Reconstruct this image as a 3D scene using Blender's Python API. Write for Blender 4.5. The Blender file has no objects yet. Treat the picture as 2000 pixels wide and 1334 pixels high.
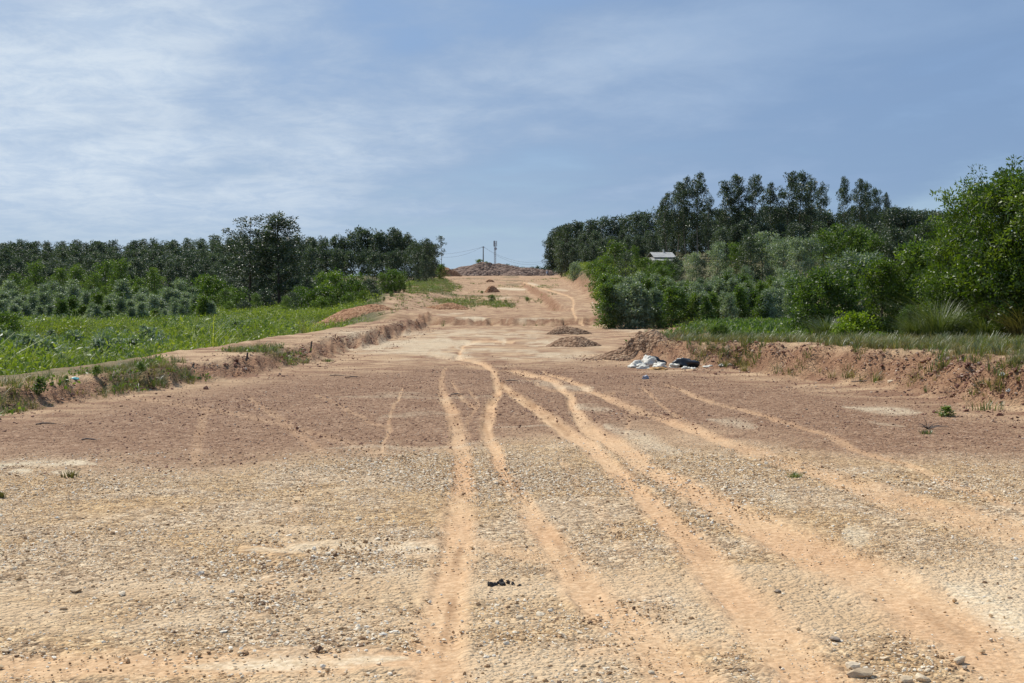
import bpy, bmesh, math, random
import numpy as np
from mathutils import Vector, Matrix, noise as mnoise

random.seed(7)
RNG = np.random.default_rng(11)
S = bpy.context.scene
COL = S.collection

# ------------------------------------------------------------------ camera
F_PX, CX, CY, HOR, CAM_Z = 2600.0, 1000.0, 667.0, 575.0, 1.65
PITCH = math.atan((CY - HOR) / F_PX)
cam_d = bpy.data.cameras.new('camera')
cam = bpy.data.objects.new('camera', cam_d)
COL.objects.link(cam)
cam_d.sensor_width = 36.0
cam_d.lens = F_PX / 2000.0 * 36.0
cam_d.clip_end = 20000.0
cam.location = (0, 0, CAM_Z)
cam.rotation_euler = (math.pi / 2 - PITCH, 0, 0)
S.camera = cam

# ------------------------------------------------------------------ light
SUN_EL, SUN_AZ = math.radians(54), math.radians(-46)      # azimuth measured from +Y (view) towards +X
sun_dir = Vector((math.sin(SUN_AZ) * math.cos(SUN_EL), math.cos(SUN_AZ) * math.cos(SUN_EL), math.sin(SUN_EL)))
sd = bpy.data.lights.new('sun', 'SUN')
sd.energy = 4.9
sd.angle = math.radians(0.6)
sd.color = (1.0, 0.955, 0.88)
sun = bpy.data.objects.new('sun', sd)
COL.objects.link(sun)
sun.rotation_euler = (-sun_dir).to_track_quat('-Z', 'Y').to_euler()

S.view_settings.view_transform = 'Standard'
S.view_settings.look = 'None'
S.view_settings.exposure = 0.0
S.view_settings.gamma = 1.0


class NT:
    """small helper round a node tree"""
    def __init__(self, tree):
        self.t = tree
        self.n = tree.nodes
        self.l = tree.links

    def add(self, typ, **kw):
        nd = self.n.new(typ)
        for k, v in kw.items():
            setattr(nd, k, v)
        return nd

    def put(self, sock, v):
        if hasattr(v, 'is_output') or isinstance(v, bpy.types.NodeSocket):
            self.l.new(v, sock)
        else:
            sock.default_value = v

    def math(self, op, a, b=None, c=None, clamp=False):
        nd = self.add('ShaderNodeMath', operation=op, use_clamp=clamp)
        self.put(nd.inputs[0], a)
        if b is not None:
            self.put(nd.inputs[1], b)
        if c is not None:
            self.put(nd.inputs[2], c)
        return nd.outputs[0]

    def mix(self, f, a, b, blend='MIX'):
        nd = self.add('ShaderNodeMix', data_type='RGBA', blend_type=blend, clamp_factor=True)
        self.put(nd.inputs[0], f)
        self.put(nd.inputs[6], a if not isinstance(a, tuple) else (*a, 1)[:4])
        self.put(nd.inputs[7], b if not isinstance(b, tuple) else (*b, 1)[:4])
        return nd.outputs[2]

    def noise(self, vec, scale, detail=3.0, rough=0.55, dist=0.0):
        nd = self.add('ShaderNodeTexNoise')
        if vec is not None:
            self.l.new(vec, nd.inputs['Vector'])
        nd.inputs['Scale'].default_value = scale
        nd.inputs['Detail'].default_value = detail
        nd.inputs['Roughness'].default_value = rough
        nd.inputs['Distortion'].default_value = dist
        return nd.outputs['Fac']

    def ramp(self, fac, stops, interp='LINEAR'):
        nd = self.add('ShaderNodeValToRGB')
        cr = nd.color_ramp
        cr.interpolation = interp
        while len(cr.elements) < len(stops):
            cr.elements.new(0.5)
        for e, (p, c) in zip(cr.elements, stops):
            e.position = p
            e.color = (*c, 1) if len(c) == 3 else c
        self.put(nd.inputs[0], fac)
        return nd.outputs[0]

    def rng(self, v, a, b, c=0.0, d=1.0, smooth=True):
        nd = self.add('ShaderNodeMapRange', interpolation_type='SMOOTHSTEP' if smooth else 'LINEAR', clamp=True)
        self.put(nd.inputs[0], v)
        for i, x in enumerate((a, b, c, d)):
            nd.inputs[i + 1].default_value = x
        return nd.outputs[0]


SEED_SKY = 10.6
# ------------------------------------------------------------------ world: sky with thin streaky cloud
world = bpy.data.worlds.new('World')
S.world = world
world.use_nodes = True
w = NT(world.node_tree)
w.n.clear()
out = w.add('ShaderNodeOutputWorld')
bg = w.add('ShaderNodeBackground')
w.l.new(bg.outputs[0], out.inputs[0])
sky = w.add('ShaderNodeTexSky')
sky.sky_type = 'NISHITA'
sky.sun_disc = False
sky.sun_elevation = SUN_EL
sky.sun_rotation = SUN_AZ
sky.altitude = 20
sky.air_density = 1.0
sky.dust_density = 0.6
sky.ozone_density = 3.0
tc = w.add('ShaderNodeTexCoord')
sep = w.add('ShaderNodeSeparateXYZ')
w.l.new(tc.outputs['Generated'], sep.inputs[0])
dz = w.math('ADD', w.math('MAXIMUM', sep.outputs[2], 0.0), 0.13)
px_ = w.math('DIVIDE', sep.outputs[0], dz)
py_ = w.math('DIVIDE', sep.outputs[1], dz)
cmb = w.add('ShaderNodeCombineXYZ')
w.l.new(w.math('ADD', w.math('MULTIPLY', px_, 0.85), w.math('MULTIPLY', py_, 0.06)), cmb.inputs[0])
w.l.new(w.math('MULTIPLY', py_, 0.72), cmb.inputs[1])
cmb.inputs[2].default_value = SEED_SKY
big = w.noise(cmb.outputs[0], 0.8, 4.0, 0.55, 0.3)
fine = w.noise(cmb.outputs[0], 2.4, 6.0, 0.62, 0.25)
wisp = w.noise(cmb.outputs[0], 6.0, 6.0, 0.70, 0.4)
# thin cloud is whiter towards the sun's side of the sky
tow = w.math('ADD', w.math('MULTIPLY', sep.outputs[0], math.sin(SUN_AZ)), w.math('MULTIPLY', sep.outputs[1], math.cos(SUN_AZ)))
cov = w.math('ADD', w.math('MULTIPLY', big, 0.70), w.math('MULTIPLY', fine, 0.30))
cov = w.math('ADD', cov, w.math('MULTIPLY', w.math('SUBTRACT', tow, 0.64), 0.34))
elev = w.rng(sep.outputs[2], 0.0, 0.09, 0.12, 1.0)
cov = w.math('MULTIPLY', w.rng(cov, 0.41, 0.66, 0.0, 1.0), elev)
SKY_MUL = 0.10
skyc = w.mix(1.0, sky.outputs[0], (SKY_MUL, SKY_MUL, SKY_MUL), 'MULTIPLY')
clear = w.mix(w.rng(sep.outputs[2], 0.0, 0.16), (0.40, 0.56, 0.72), (0.27, 0.41, 0.66))
blue = w.mix(0.80, skyc, clear)
# greyer undersides of the higher cloud
blue = w.mix(w.math('MULTIPLY', w.rng(w.math('ADD', w.math('MULTIPLY', big, .7), w.math('MULTIPLY', fine, .3)), 0.36, 0.56), w.math('MULTIPLY', elev, 0.7)), blue, (0.20, 0.315, 0.52))
lit = w.mix(w.rng(wisp, 0.30, 0.72), (0.53, 0.65, 0.81), (0.72, 0.81, 0.90))
cloudc = w.mix(w.rng(tow, 0.45, 0.90), (0.31, 0.44, 0.65), lit)
w.l.new(w.mix(w.math('MULTIPLY', cov, 0.9), blue, cloudc), bg.inputs[0])
bg.inputs[1].default_value = 1.0

# ------------------------------------------------------------------ pixel <-> world helpers
cp, sp_ = math.cos(PITCH), math.sin(PITCH)


def ray(px, py):
    a, b = (px - CX) / F_PX, -(py - CY) / F_PX
    return np.array([a, cp + b * sp_, -sp_ + b * cp])


def project(X, Y, Z):
    Zr = Z - CAM_Z
    depth = Y * cp - Zr * sp_
    up = Y * sp_ + Zr * cp
    depth = np.where(np.abs(depth) < 1e-3, 1e-3, depth)
    return CX + F_PX * X / depth, CY - F_PX * up / depth, depth


def z_at(py, Y):
    """height of a pixel row at distance Y"""
    d = ray(CX, py)
    return CAM_Z + d[2] / d[1] * Y


def x_at(px, Y):
    return (px - CX) / F_PX * Y / cp


# ------------------------------------------------------------------ numpy value noise
def _hash(ix, iy, seed):
    h = (ix.astype(np.int64) * 374761393 + iy.astype(np.int64) * 668265263 + seed * 1442695041) & 0xFFFFFFFF
    h = ((h ^ (h >> 13)) * 1274126177) & 0xFFFFFFFF
    return ((h ^ (h >> 16)) & 0xFFFF) / 65535.0


def vnoise(x, y, seed=0):
    ix, iy = np.floor(x), np.floor(y)
    fx, fy = x - ix, y - iy
    fx = fx * fx * (3 - 2 * fx)
    fy = fy * fy * (3 - 2 * fy)
    a, b = _hash(ix, iy, seed), _hash(ix + 1, iy, seed)
    c, d = _hash(ix, iy + 1, seed), _hash(ix + 1, iy + 1, seed)
    return (a + (b - a) * fx) * (1 - fy) + (c + (d - c) * fx) * fy


def fbm(x, y, seed=0, octaves=4, gain=0.5):
    s, a, t = 0, 1.0, 0
    for o in range(octaves):
        s = s + a * vnoise(x * 2 ** o, y * 2 ** o, seed + o * 17)
        t += a
        a *= gain
    return s / t - 0.5


def sst(a, b, x):
    t = np.clip((x - a) / (b - a), 0, 1)
    return t * t * (3 - 2 * t)


def ip(Y, pts):
    p = np.array(pts, float)
    return np.interp(Y, p[:, 0], p[:, 1])


# ------------------------------------------------------------------ terrain
C_PROF = [(-100, 0), (60, 0), (70.5, 0.0), (100, .36), (150, 1.47), (200, 2.52), (300, 4.6), (430, 7.3), (480, 7.9), (560, 7.6), (800, 6.5), (3000, 4)]
TL = [(-60, -9.5), (5, -8.3), (12, -7.6), (18, -6.9), (23, -6.1), (27, -5.2), (34, -4.7), (47, -4.35), (66, -4.2), (74, -4.3), (80, -4.4)]
BL = [(-60, -13), (10, -9.6), (25, -8.1), (32, -7.5), (41, -6.8), (50, -6.2), (66, -6.0), (80, -6.6), (90, -8.0), (110, -9.8), (150, -13), (300, -17), (430, -23), (600, -30)]
TR = [(-60, 11), (5, 8.6), (12, 7.8), (18.3, 7.05), (20, 6.75), (23.8, 6.35), (26.8, 5.2), (30.6, 4.15), (32.5, 2.9), (34, 2.35), (36, 2.6), (42, 4.0), (60, 7.0), (75, 8.2)]
ER = [(60, 9.5), (72, 8.3), (85, 6.4), (100, 6.0), (150, 7.4), (200, 8.2), (300, 10.2), (430, 12.6), (600, 16)]
XT = [(85, 4.6), (100, 3.5), (125, 3.6), (150, 3.5), (200, 2.7), (260, 1.7)]
HL = [(0, -.75), (200, -.75), (240, -.5), (260, 0), (300, 1.5), (340, 3.5), (400, 7), (450, 8), (700, 8), (3000, 4)]
HR = [(60, .25), (80, .35), (100, 1.0), (150, 3.2), (200, 5.5), (250, 7.8), (300, 10.5), (400, 14.5), (500, 14), (800, 7), (3000, 4)]
CUT = [(75, 0), (100, .35), (150, 1.4), (200, 2.4), (300, 2.8), (430, 1.0), (500, .3)]


def terrain(X, Y, micro=True):
    X = np.asarray(X, float)
    Y = np.asarray(Y, float)
    c = ip(Y, C_PROF)
    wob = fbm(Y * .35, X * .02, 3, 3) * 0.9 * np.clip(Y / 25, .3, 1.5)
    # scarp across the cleared strip
    sc = sst(70.2, 71.3, Y + fbm(X * .16, Y * 0, 9, 4) * 4)
    c = c + .38 * sc
    z = c.copy()
    bank = 4 * sc * (1 - sc) * (X > -5) * (X < 9)
    # lowered middle strip on the rise
    xt = ip(Y, XT)
    m = sst(82, 112, Y) * (1 - sst(215, 285, Y)) * (1 - sst(-.6, .5, X - xt)) * sst(-11, -6.5, X)
    z = z - .75 * m
    bank = np.maximum(bank, 4 * (lambda t: t * (1 - t))(sst(-.6, .5, X - xt)) * sst(85, 108, Y) * (1 - sst(215, 275, Y)))
    # left berm
    tl = ip(Y, TL) + wob * .35
    bl = ip(Y, BL) + wob * .5
    bh = ip(Y, [(-60, .28), (18, .28), (30, .33), (45, .42), (64, .46), (73, .15), (80, .03), (100, 0)])
    t = sst(0.0, .75, tl - X + fbm(X * 1.3, Y * 1.3, 21, 3) * .5)
    z = z + bh * t
    bank = np.maximum(bank, 4 * t * (1 - t) * np.clip(bh / .3, 0, 1))
    # left field behind the berm
    hl = ip(Y, HL) + fbm(X * .05, Y * .05, 31, 3) * .5
    t2 = sst(0, 1, (bl - X) / np.clip(.06 * Y, 1.5, 14))
    z = z * (1 - t2) + hl * t2
    # right bank
    tr = ip(Y, TR) + wob * .30
    rh = ip(Y, [(-60, .62), (20, .66), (27, .64), (32, .52), (36, .36), (42, .22), (60, .2), (75, .02), (80, 0)])
    gul = fbm(X * .9, Y * .9, 41, 4) * 1.1 + np.abs(fbm((X + Y) * 1.1, (X - Y) * .3, 47, 3)) * .9 - .25
    wid = 1.05
    t = sst(0.0, wid, X - tr + gul * .75)
    z = z + rh * t
    bk = 4 * t * (1 - t) * np.clip(rh / .4, 0, 1)
    bank = np.maximum(bank, bk)
    # spoil ridge at the near end of the right bank
    rid = np.exp(-((Y - 34.3 - .12 * (X - 3)) / .75) ** 2) * sst(2.2, 2.9, X) * (1 - sst(4.6, 6.2, X))
    z = z + .20 * rid
    bank = np.maximum(bank, rid * .9)
    # cut slope and hill on the right
    er = ip(Y, ER) + wob * .5
    tt = sst(0, 1, (X - er) / np.clip(.02 * Y, 1.0, 6.5)) * sst(74, 92, Y)
    z = z + ip(Y, CUT) * tt
    bank = np.maximum(bank, 3.4 * tt * (1 - tt) * sst(90, 130, Y))
    hr = ip(Y, HR) + fbm(X * .04, Y * .04, 51, 3) * .8
    t3 = sst(0, 1, (X - er - 2.0) / np.clip(.11 * Y, 6, 26)) * sst(66, 80, Y)
    z = z * (1 - t3) + np.maximum(hr, z) * t3
    if micro:
        z = z + fbm(X * 2.2, Y * 2.2, 61, 4) * (.035 + .30 * bank) * np.clip(Y / 18, .5, 3.0)
        z = z + fbm(X * 6.5, Y * 6.5, 81, 3) * .16 * bank * np.clip(Y / 20, .5, 2.0)
        z = z + fbm(X * .35, Y * .35, 71, 3) * .05 * np.clip(Y / 30, .4, 3)
    return z, bank


def tz(x, y):
    return float(terrain(np.array([x]), np.array([y]))[0][0])


def hit(px, py, y0=3.0, y1=900.0):
    """where the sight line of a pixel meets the ground"""
    d = ray(px, py)
    t = np.geomspace(y0, y1, 4000)
    X, Y, Z = d[0] / d[1] * t, t, CAM_Z + d[2] / d[1] * t
    z, _ = terrain(X, Y)
    k = np.argmax(Z < z)
    if not (Z < z).any():
        k = len(t) - 1
    return float(X[k]), float(Y[k]), float(z[k])


# ------------------------------------------------------------------ mesh helpers
def link(o, parent=None):
    COL.objects.link(o)
    if parent is not None:
        o.parent = parent
    return o


def tag(o, label=None, cat=None, group=None, kind=None):
    if label:
        o['label'] = label
    if cat:
        o['category'] = cat
    if group:
        o['group'] = group
    if kind:
        o['kind'] = kind
    return o


def quad_mesh(name, V, Q, mat=None, smooth=False, attrs=None):
    """numpy vertices (n,3) and quads (m,4) to a mesh"""
    me = bpy.data.meshes.new(name)
    V = np.asarray(V, np.float32)
    Q = np.asarray(Q, np.int32)
    k = Q.shape[1]
    me.vertices.add(len(V))
    me.vertices.foreach_set('co', V.ravel())
    me.loops.add(Q.size)
    me.loops.foreach_set('vertex_index', Q.ravel())
    me.polygons.add(len(Q))
    me.polygons.foreach_set('loop_start', np.arange(0, Q.size, k, dtype=np.int32))
    me.polygons.foreach_set('loop_total', np.full(len(Q), k, np.int32))
    if smooth:
        me.polygons.foreach_set('use_smooth', np.ones(len(Q), bool))
    for an, (typ, arr) in (attrs or {}).items():
        a = me.attributes.new(an, typ, 'POINT')
        a.data.foreach_set('color' if typ == 'FLOAT_COLOR' else 'vector' if typ == 'FLOAT_VECTOR' else 'value', np.asarray(arr).ravel())
    me.update()
    me.validate()
    if mat:
        me.materials.append(mat)
    return me


def tube_arrays(path, radii, sides=6, cap=True):
    """tapered tube along a path -> verts, quads"""
    P = np.asarray(path, float)
    n = len(P)
    T = np.gradient(P, axis=0)
    T /= np.linalg.norm(T, axis=1)[:, None] + 1e-9
    ref = np.array([1.0, 0, 0]) if abs(T[0][0]) < .8 else np.array([0, 1.0, 0])
    V, Q = [], []
    for i in range(n):
        u = np.cross(T[i], ref)
        u /= np.linalg.norm(u) + 1e-9
        v = np.cross(T[i], u)
        for s in range(sides):
            a = 2 * math.pi * s / sides
            V.append(P[i] + radii[i] * (math.cos(a) * u + math.sin(a) * v))
    for i in range(n - 1):
        for s in range(sides):
            s2 = (s + 1) % sides
            Q.append((i * sides + s, i * sides + s2, (i + 1) * sides + s2, (i + 1) * sides + s))
    return np.array(V), np.array(Q)


def join_arrays(parts):
    V, Q, o = [], [], 0
    for v, q in parts:
        V.append(v)
        Q.append(q + o)
        o += len(v)
    return np.concatenate(V), np.concatenate(Q)


def leaf_arrays(P, D, L, Wd, rng, fold=.18, curl=0.0):
    """one folded diamond leaf per point P with axis D"""
    n = len(P)
    D = D / (np.linalg.norm(D, axis=1)[:, None] + 1e-9)
    R = rng.normal(size=(n, 3))
    Sv = np.cross(D, R)
    Sv /= np.linalg.norm(Sv, axis=1)[:, None] + 1e-9
    N = np.cross(Sv, D)
    L = np.broadcast_to(L, n)[:, None]
    Wd = np.broadcast_to(Wd, n)[:, None]
    a = P
    b = P + D * L * .45 + Sv * Wd * .5 + N * Wd * fold
    c = P + D * L - N * L * curl
    d = P + D * L * .45 - Sv * Wd * .5 + N * Wd * fold
    V = np.stack([a, b, c, d], 1).reshape(-1, 3)
    Q = np.arange(4 * n).reshape(-1, 4)
    return V, Q


# ------------------------------------------------------------------ materials
def new_mat(name):
    m = bpy.data.materials.new(name)
    m.use_nodes = True
    nt = NT(m.node_tree)
    nt.n.clear()
    o = nt.add('ShaderNodeOutputMaterial')
    return m, nt, o


def plain(name, col, rough=.8, spec=.3, noise_amt=.25, scale=6.0, metal=0.0, bump=0.0):
    m, nt, o = new_mat(name)
    p = nt.add('ShaderNodeBsdfPrincipled')
    tcn = nt.add('ShaderNodeTexCoord')
    nz = nt.noise(tcn.outputs['Object'], scale, 4, .6)
    dark = tuple(c * (1 - noise_amt) for c in col)
    lite = tuple(min(1, c * (1 + noise_amt)) for c in col)
    nt.l.new(nt.mix(nt.rng(nz, .3, .7), dark, lite), p.inputs['Base Color'])
    p.inputs['Roughness'].default_value = rough
    p.inputs['Specular IOR Level'].default_value = spec
    p.inputs['Metallic'].default_value = metal
    if bump:
        b = nt.add('ShaderNodeBump')
        b.inputs['Strength'].default_value = bump
        b.inputs['Distance'].default_value = .02
        nt.l.new(nz, b.inputs['Height'])
        nt.l.new(b.outputs[0], p.inputs['Normal'])
    nt.l.new(p.outputs[0], o.inputs[0])
    return m


def foliage(name, c0, c1, c2, rough=.42, spec=.5, trans=.3, hue_var=.35):
    """leaf material: colour by clump tint, per-tree variation, gloss and some light through the leaf"""
    m, nt, o = new_mat(name)
    p = nt.add('ShaderNodeBsdfPrincipled')
    at = nt.add('ShaderNodeAttribute', attribute_name='tint')
    oi = nt.add('ShaderNodeObjectInfo')
    f = nt.math('ADD', at.outputs['Fac'], nt.math('MULTIPLY', nt.math('SUBTRACT', oi.outputs['Random'], .5), hue_var), clamp=True)
    c = nt.ramp(f, [(0.0, c0), (.5, c1), (1.0, c2)])
    nt.l.new(c, p.inputs['Base Color'])
    p.inputs['Roughness'].default_value = rough
    p.inputs['Specular IOR Level'].default_value = spec
    tr = nt.add('ShaderNodeBsdfTranslucent')
    nt.l.new(nt.mix(1.0, c, (1.25, 1.35, .45), 'MULTIPLY'), tr.inputs[0])
    mx = nt.add('ShaderNodeMixShader')
    mx.inputs[0].default_value = trans
    nt.l.new(p.outputs[0], mx.inputs[1])
    nt.l.new(tr.outputs[0], mx.inputs[2])
    nt.l.new(mx.outputs[0], o.inputs[0])
    return m


M_BARK = plain('bark_pale', (.22, .18, .14), .9, .2, .35, 8)
M_BARKD = plain('bark_dark', (.09, .07, .055), .9, .2, .35, 8)
M_PLANT = foliage('leaf_plantation', (.028, .045, .026), (.066, .096, .054), (.15, .19, .12), .55, .7, .25)
M_TALL = foliage('leaf_tall', (.024, .042, .020), (.054, .082, .038), (.11, .145, .07), .46, .8, .25)
M_SILVER = foliage('leaf_silver', (.085, .13, .072), (.21, .27, .165), (.40, .45, .33), .55, .8, .28)
M_GREEN = foliage('leaf_green', (.040, .080, .014), (.105, .170, .028), (.21, .275, .045), .48, .55, .38)
M_NEAR = foliage('leaf_near', (.026, .058, .008), (.080, .135, .015), (.18, .24, .026), .46, .6, .40)
M_LIME = foliage('leaf_lime', (.07, .125, .015), (.16, .235, .02), (.28, .36, .03), .5, .4, .4)
M_WEED = foliage('leaf_weed', (.07, .11, .02), (.19, .25, .035), (.34, .37, .07), .5, .5, .4, .6)
M_DRY = foliage('grass_dry', (.08, .075, .03), (.17, .15, .065), (.36, .29, .15), .6, .3, .3, .5)
M_GRASS = foliage('grass_tall', (.05, .075, .022), (.11, .145, .045), (.21, .23, .09), .45, .7, .3)
M_FAR = foliage('leaf_far', (.030, .055, .035), (.050, .085, .045), (.08, .12, .06), .5, .4, .2)

# ------------------------------------------------------------------ painted zones of the ground (laid out in photo pixels, stored on the ground)
TRACKS = [
    ([(840, 1480, 66), (850, 1334, 54), (865, 1200, 46), (885, 1080, 38), (900, 960, 28), (905, 900, 23)], .95),
    ([(905, 905, 23), (893, 850, 20), (880, 800, 16), (868, 775, 12)], .8),
    ([(870, 780, 11), (860, 755, 8), (862, 735, 6), (870, 720, 4)], .5),
    ([(1450, 1450, 65), (1330, 1334, 52), (1260, 1260, 46), (1180, 1190, 42), (1120, 1130, 36), (1060, 1050, 27), (1010, 980, 21), (985, 930, 18), (965, 880, 16), (950, 840, 16), (955, 800, 15), (970, 770, 11), (972, 740, 9), (955, 715, 6), (920, 703, 5), (890, 698, 4)], 1.0),
    ([(975, 748, 7), (1010, 775, 10), (1060, 810, 13), (1110, 845, 17), (1160, 880, 17), (1210, 925, 19), (1260, 975, 24), (1310, 1030, 28), (1370, 1090, 34), (1430, 1160, 40), (1500, 1240, 50), (1590, 1334, 60), (1720, 1470, 70)], .95),
    ([(1000, 725, 4), (1060, 735, 6), (1090, 750, 8), (1110, 770, 10), (1120, 800, 13), (1140, 830, 18), (1200, 870, 19), (1270, 915, 21), (1350, 960, 24), (1450, 1010, 29), (1560, 1060, 38), (1680, 1120, 48), (1800, 1190, 55), (2000, 1290, 60), (2300, 1440, 70)], .95),
    ([(1060, 725, 3), (1130, 750, 5), (1200, 785, 7), (1270, 812, 10), (1350, 840, 10), (1450, 875, 10), (1560, 905, 14), (1680, 950, 20), (1800, 990, 24), (1900, 1020, 26), (2000, 1045, 28), (2300, 1120, 30)], .85),
    ([(1300, 750, 3), (1350, 775, 4), (1450, 800, 4), (1600, 850, 5), (1750, 905, 6), (1900, 960, 8), (2000, 995, 9), (2200, 1060, 10)], .6),
    ([(1250, 760, 2), (1290, 785, 3), (1320, 815, 4), (1400, 850, 4)], .5),
    ([(785, 762, 3), (765, 810, 4), (752, 850, 5), (750, 895, 6)], .55),
    ([(835, 690, 3), (900, 712, 4), (1010, 728, 4), (1080, 745, 4)], .4),
    ([(880, 745, 3), (905, 780, 5), (930, 800, 5)], .45),
    ([(915, 760, 3), (940, 790, 4), (905, 830, 5), (915, 855, 6)], .35),
    ([(240, 770, 4), (420, 800, 6), (620, 850, 7), (800, 905, 9)], .22),
    ([(1030, 740, 3), (1075, 762, 3), (1200, 770, 3)], .4),
    ([(1230, 800, 4), (1225, 850, 6)], .4),
    ([(1100, 900, 8), (1180, 1010, 14), (1260, 1150, 22), (1330, 1300, 30)], .3),
    ([(600, 930, 10), (560, 1050, 16), (500, 1200, 24)], .22),
    ([(490, 780, 6), (545, 820, 8), (600, 862, 9), (640, 890, 9)], .28),
    ([(618, 772, 3), (700, 812, 4), (760, 840, 4)], .3),
    ([(400, 800, 9), (385, 860, 12), (375, 890, 12)], .25),
    ([(480, 1068, 12), (850, 1075, 17)], .5),
    ([(930, 1062, 10), (1050, 1085, 16), (1130, 1100, 18)], .7),
    ([(-300, 1300, 22), (350, 1300, 26), (800, 1290, 20)], .85),
    ([(1130, 1275, 18), (1500, 1262, 20)], .55),
    ([(893, 697, 4), (903, 684, 4), (905, 672, 4), (940, 664, 4), (1000, 668, 4)], .8),
    ([(1140, 634, 3), (1130, 628, 2.6), (1122, 616, 2.6), (1117, 604, 2.6), (1121, 594, 2.4), (1118, 583, 2.2), (1105, 576, 2), (1085, 571, 1.8), (1062, 564, 1.6), (1040, 557, 1.4), (1022, 551, 1.2)], 1.2),
]
CREAM = [
    ([(480, 1066, 7), (700, 1070, 12), (850, 1076, 16)], .7),
    ([(350, 1303, 8), (560, 1296, 12), (800, 1290, 9)], .8),
    ([(-400, 906, 6), (0, 905, 5), (100, 908, 6), (190, 903, 3)], 1.0),
    ([(20, 921, 4), (70, 921, 4)], 1.0),
    ([(100, 921, 4), (150, 921, 3)], .9),
    ([(1650, 1025, 14), (1700, 1045, 18)], .7),
    ([(1840, 1130, 14), (1930, 1175, 20), (2050, 1240, 24)], .8),
    ([(1500, 955, 12), (1560, 985, 12)], .5),
    ([(1180, 830, 8), (1250, 858, 12), (1330, 880, 10)], .6),
    ([(1120, 790, 4), (1200, 802, 7)], .5),
    ([(1380, 820, 4), (1480, 832, 8)], .5),
    ([(1000, 740, 3), (1100, 752, 5), (1160, 758, 4)], .45),
    ([(1640, 800, 4), (1720, 803, 7), (1810, 805, 5)], .75),
    ([(1690, 818, 3), (1770, 832, 4)], .4),
    ([(640, 778, 3), (760, 770, 4), (860, 775, 3), (1000, 766, 3)], .25),
    ([(740, 818, 3), (820, 810, 3), (900, 811, 3)], .25),
    ([(960, 834, 2), (1090, 830, 2)], .5),
    ([(620, 880, 3), (860, 872, 3), (980, 862, 3)], .35),
    ([(690, 690, 5), (800, 686, 5), (860, 692, 3)], .8),
    ([(740, 672, 4), (860, 662, 4), (900, 668, 3)], .9),
    ([(900, 690, 3), (930, 682, 4), (1000, 684, 3), (1080, 690, 3)], .7),
    ([(905, 668, 3), (890, 678, 3), (915, 688, 3)], .8),
    ([(800, 655, 3), (950, 655, 3), (1060, 660, 2.5)], .6),
    ([(980, 673, 2.5), (990, 664, 2.5), (960, 660, 2)], .7),
    ([(1000, 700, 3), (1100, 695, 3), (1180, 690, 3)], .7),
    ([(870, 648, 3), (1000, 646, 2.4), (1100, 650, 2)], .55),
    ([(1180, 640, 4), (1300, 650, 4), (1240, 655, 3)], .5),
    ([(885, 622, 3), (950, 622, 4)], 1.0),
    ([(985, 624, 2), (1080, 622, 2)], .7),
    ([(850, 616, 1.5), (910, 611, 1.5)], .7),
    ([(965, 563, 2), (1030, 566, 3)], 1.0),
    ([(1030, 552, 2), (1060, 560, 2)], .8),
    ([(950, 585, 2), (1000, 580, 2)], .6),
    ([(1080, 565, 2), (1110, 568, 2)], .6),
]
TREADS = [
    ([(872, 1334, 16), (878, 1240, 14), (884, 1160, 9), (888, 1090, 8), (896, 1070, 6)], .9),
    ([(1140, 1140, 7), (1115, 1105, 8), (1090, 1060, 8), (1060, 1020, 11), (1030, 980, 12), (1005, 940, 9)], .9),
    ([(955, 850, 6), (945, 830, 8), (950, 800, 9), (975, 765, 7), (985, 745, 5)], .7),
    ([(985, 760, 5), (1020, 775, 7), (1070, 810, 7), (1110, 842, 8)], .8),
    ([(880, 790, 4), (895, 830, 6)], .5),
    ([(1215, 905, 5), (1250, 935, 6)], .7),
    ([(1330, 1030, 8), (1375, 1085, 10)], .4),
    ([(1620, 1000, 6), (1670, 1025, 8)], .5),
    ([(1780, 1180, 10), (1900, 1250, 14)], .4),
]
MAROON = [(-3000, 1250), (0, 905), (300, 903), (700, 888), (960, 860), (1130, 846), (1350, 838), (1500, 858), (1700, 892), (2000, 908), (4500, 1200), (4500, 900), (2000, 838), (1800, 790), (1600, 765), (1400, 738), (1150, 714), (900, 714), (700, 724), (500, 745), (0, 822), (-3000, 1150)]


def poly_inside(px, py, poly, soft):
    P = np.array(poly, float)
    ins = np.zeros(px.shape, bool)
    dist = np.full(px.shape, 1e9)
    for (x0, y0), (x1, y1) in zip(P, np.roll(P, -1, 0)):
        cond = ((y0 > py) != (y1 > py))
        with np.errstate(divide='ignore', invalid='ignore'):
            xi = (x1 - x0) * (py - y0) / ((y1 - y0) if y1 != y0 else 1e-9) + x0
        ins ^= cond & (px < xi)
        dx, dy = x1 - x0, y1 - y0
        t = np.clip(((px - x0) * dx + (py - y0) * dy) / (dx * dx + dy * dy), 0, 1)
        dist = np.minimum(dist, np.hypot(px - x0 - t * dx, py - y0 - t * dy))
    sd_ = np.where(ins, dist, -dist)
    return sst(-soft, soft, sd_)


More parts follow.
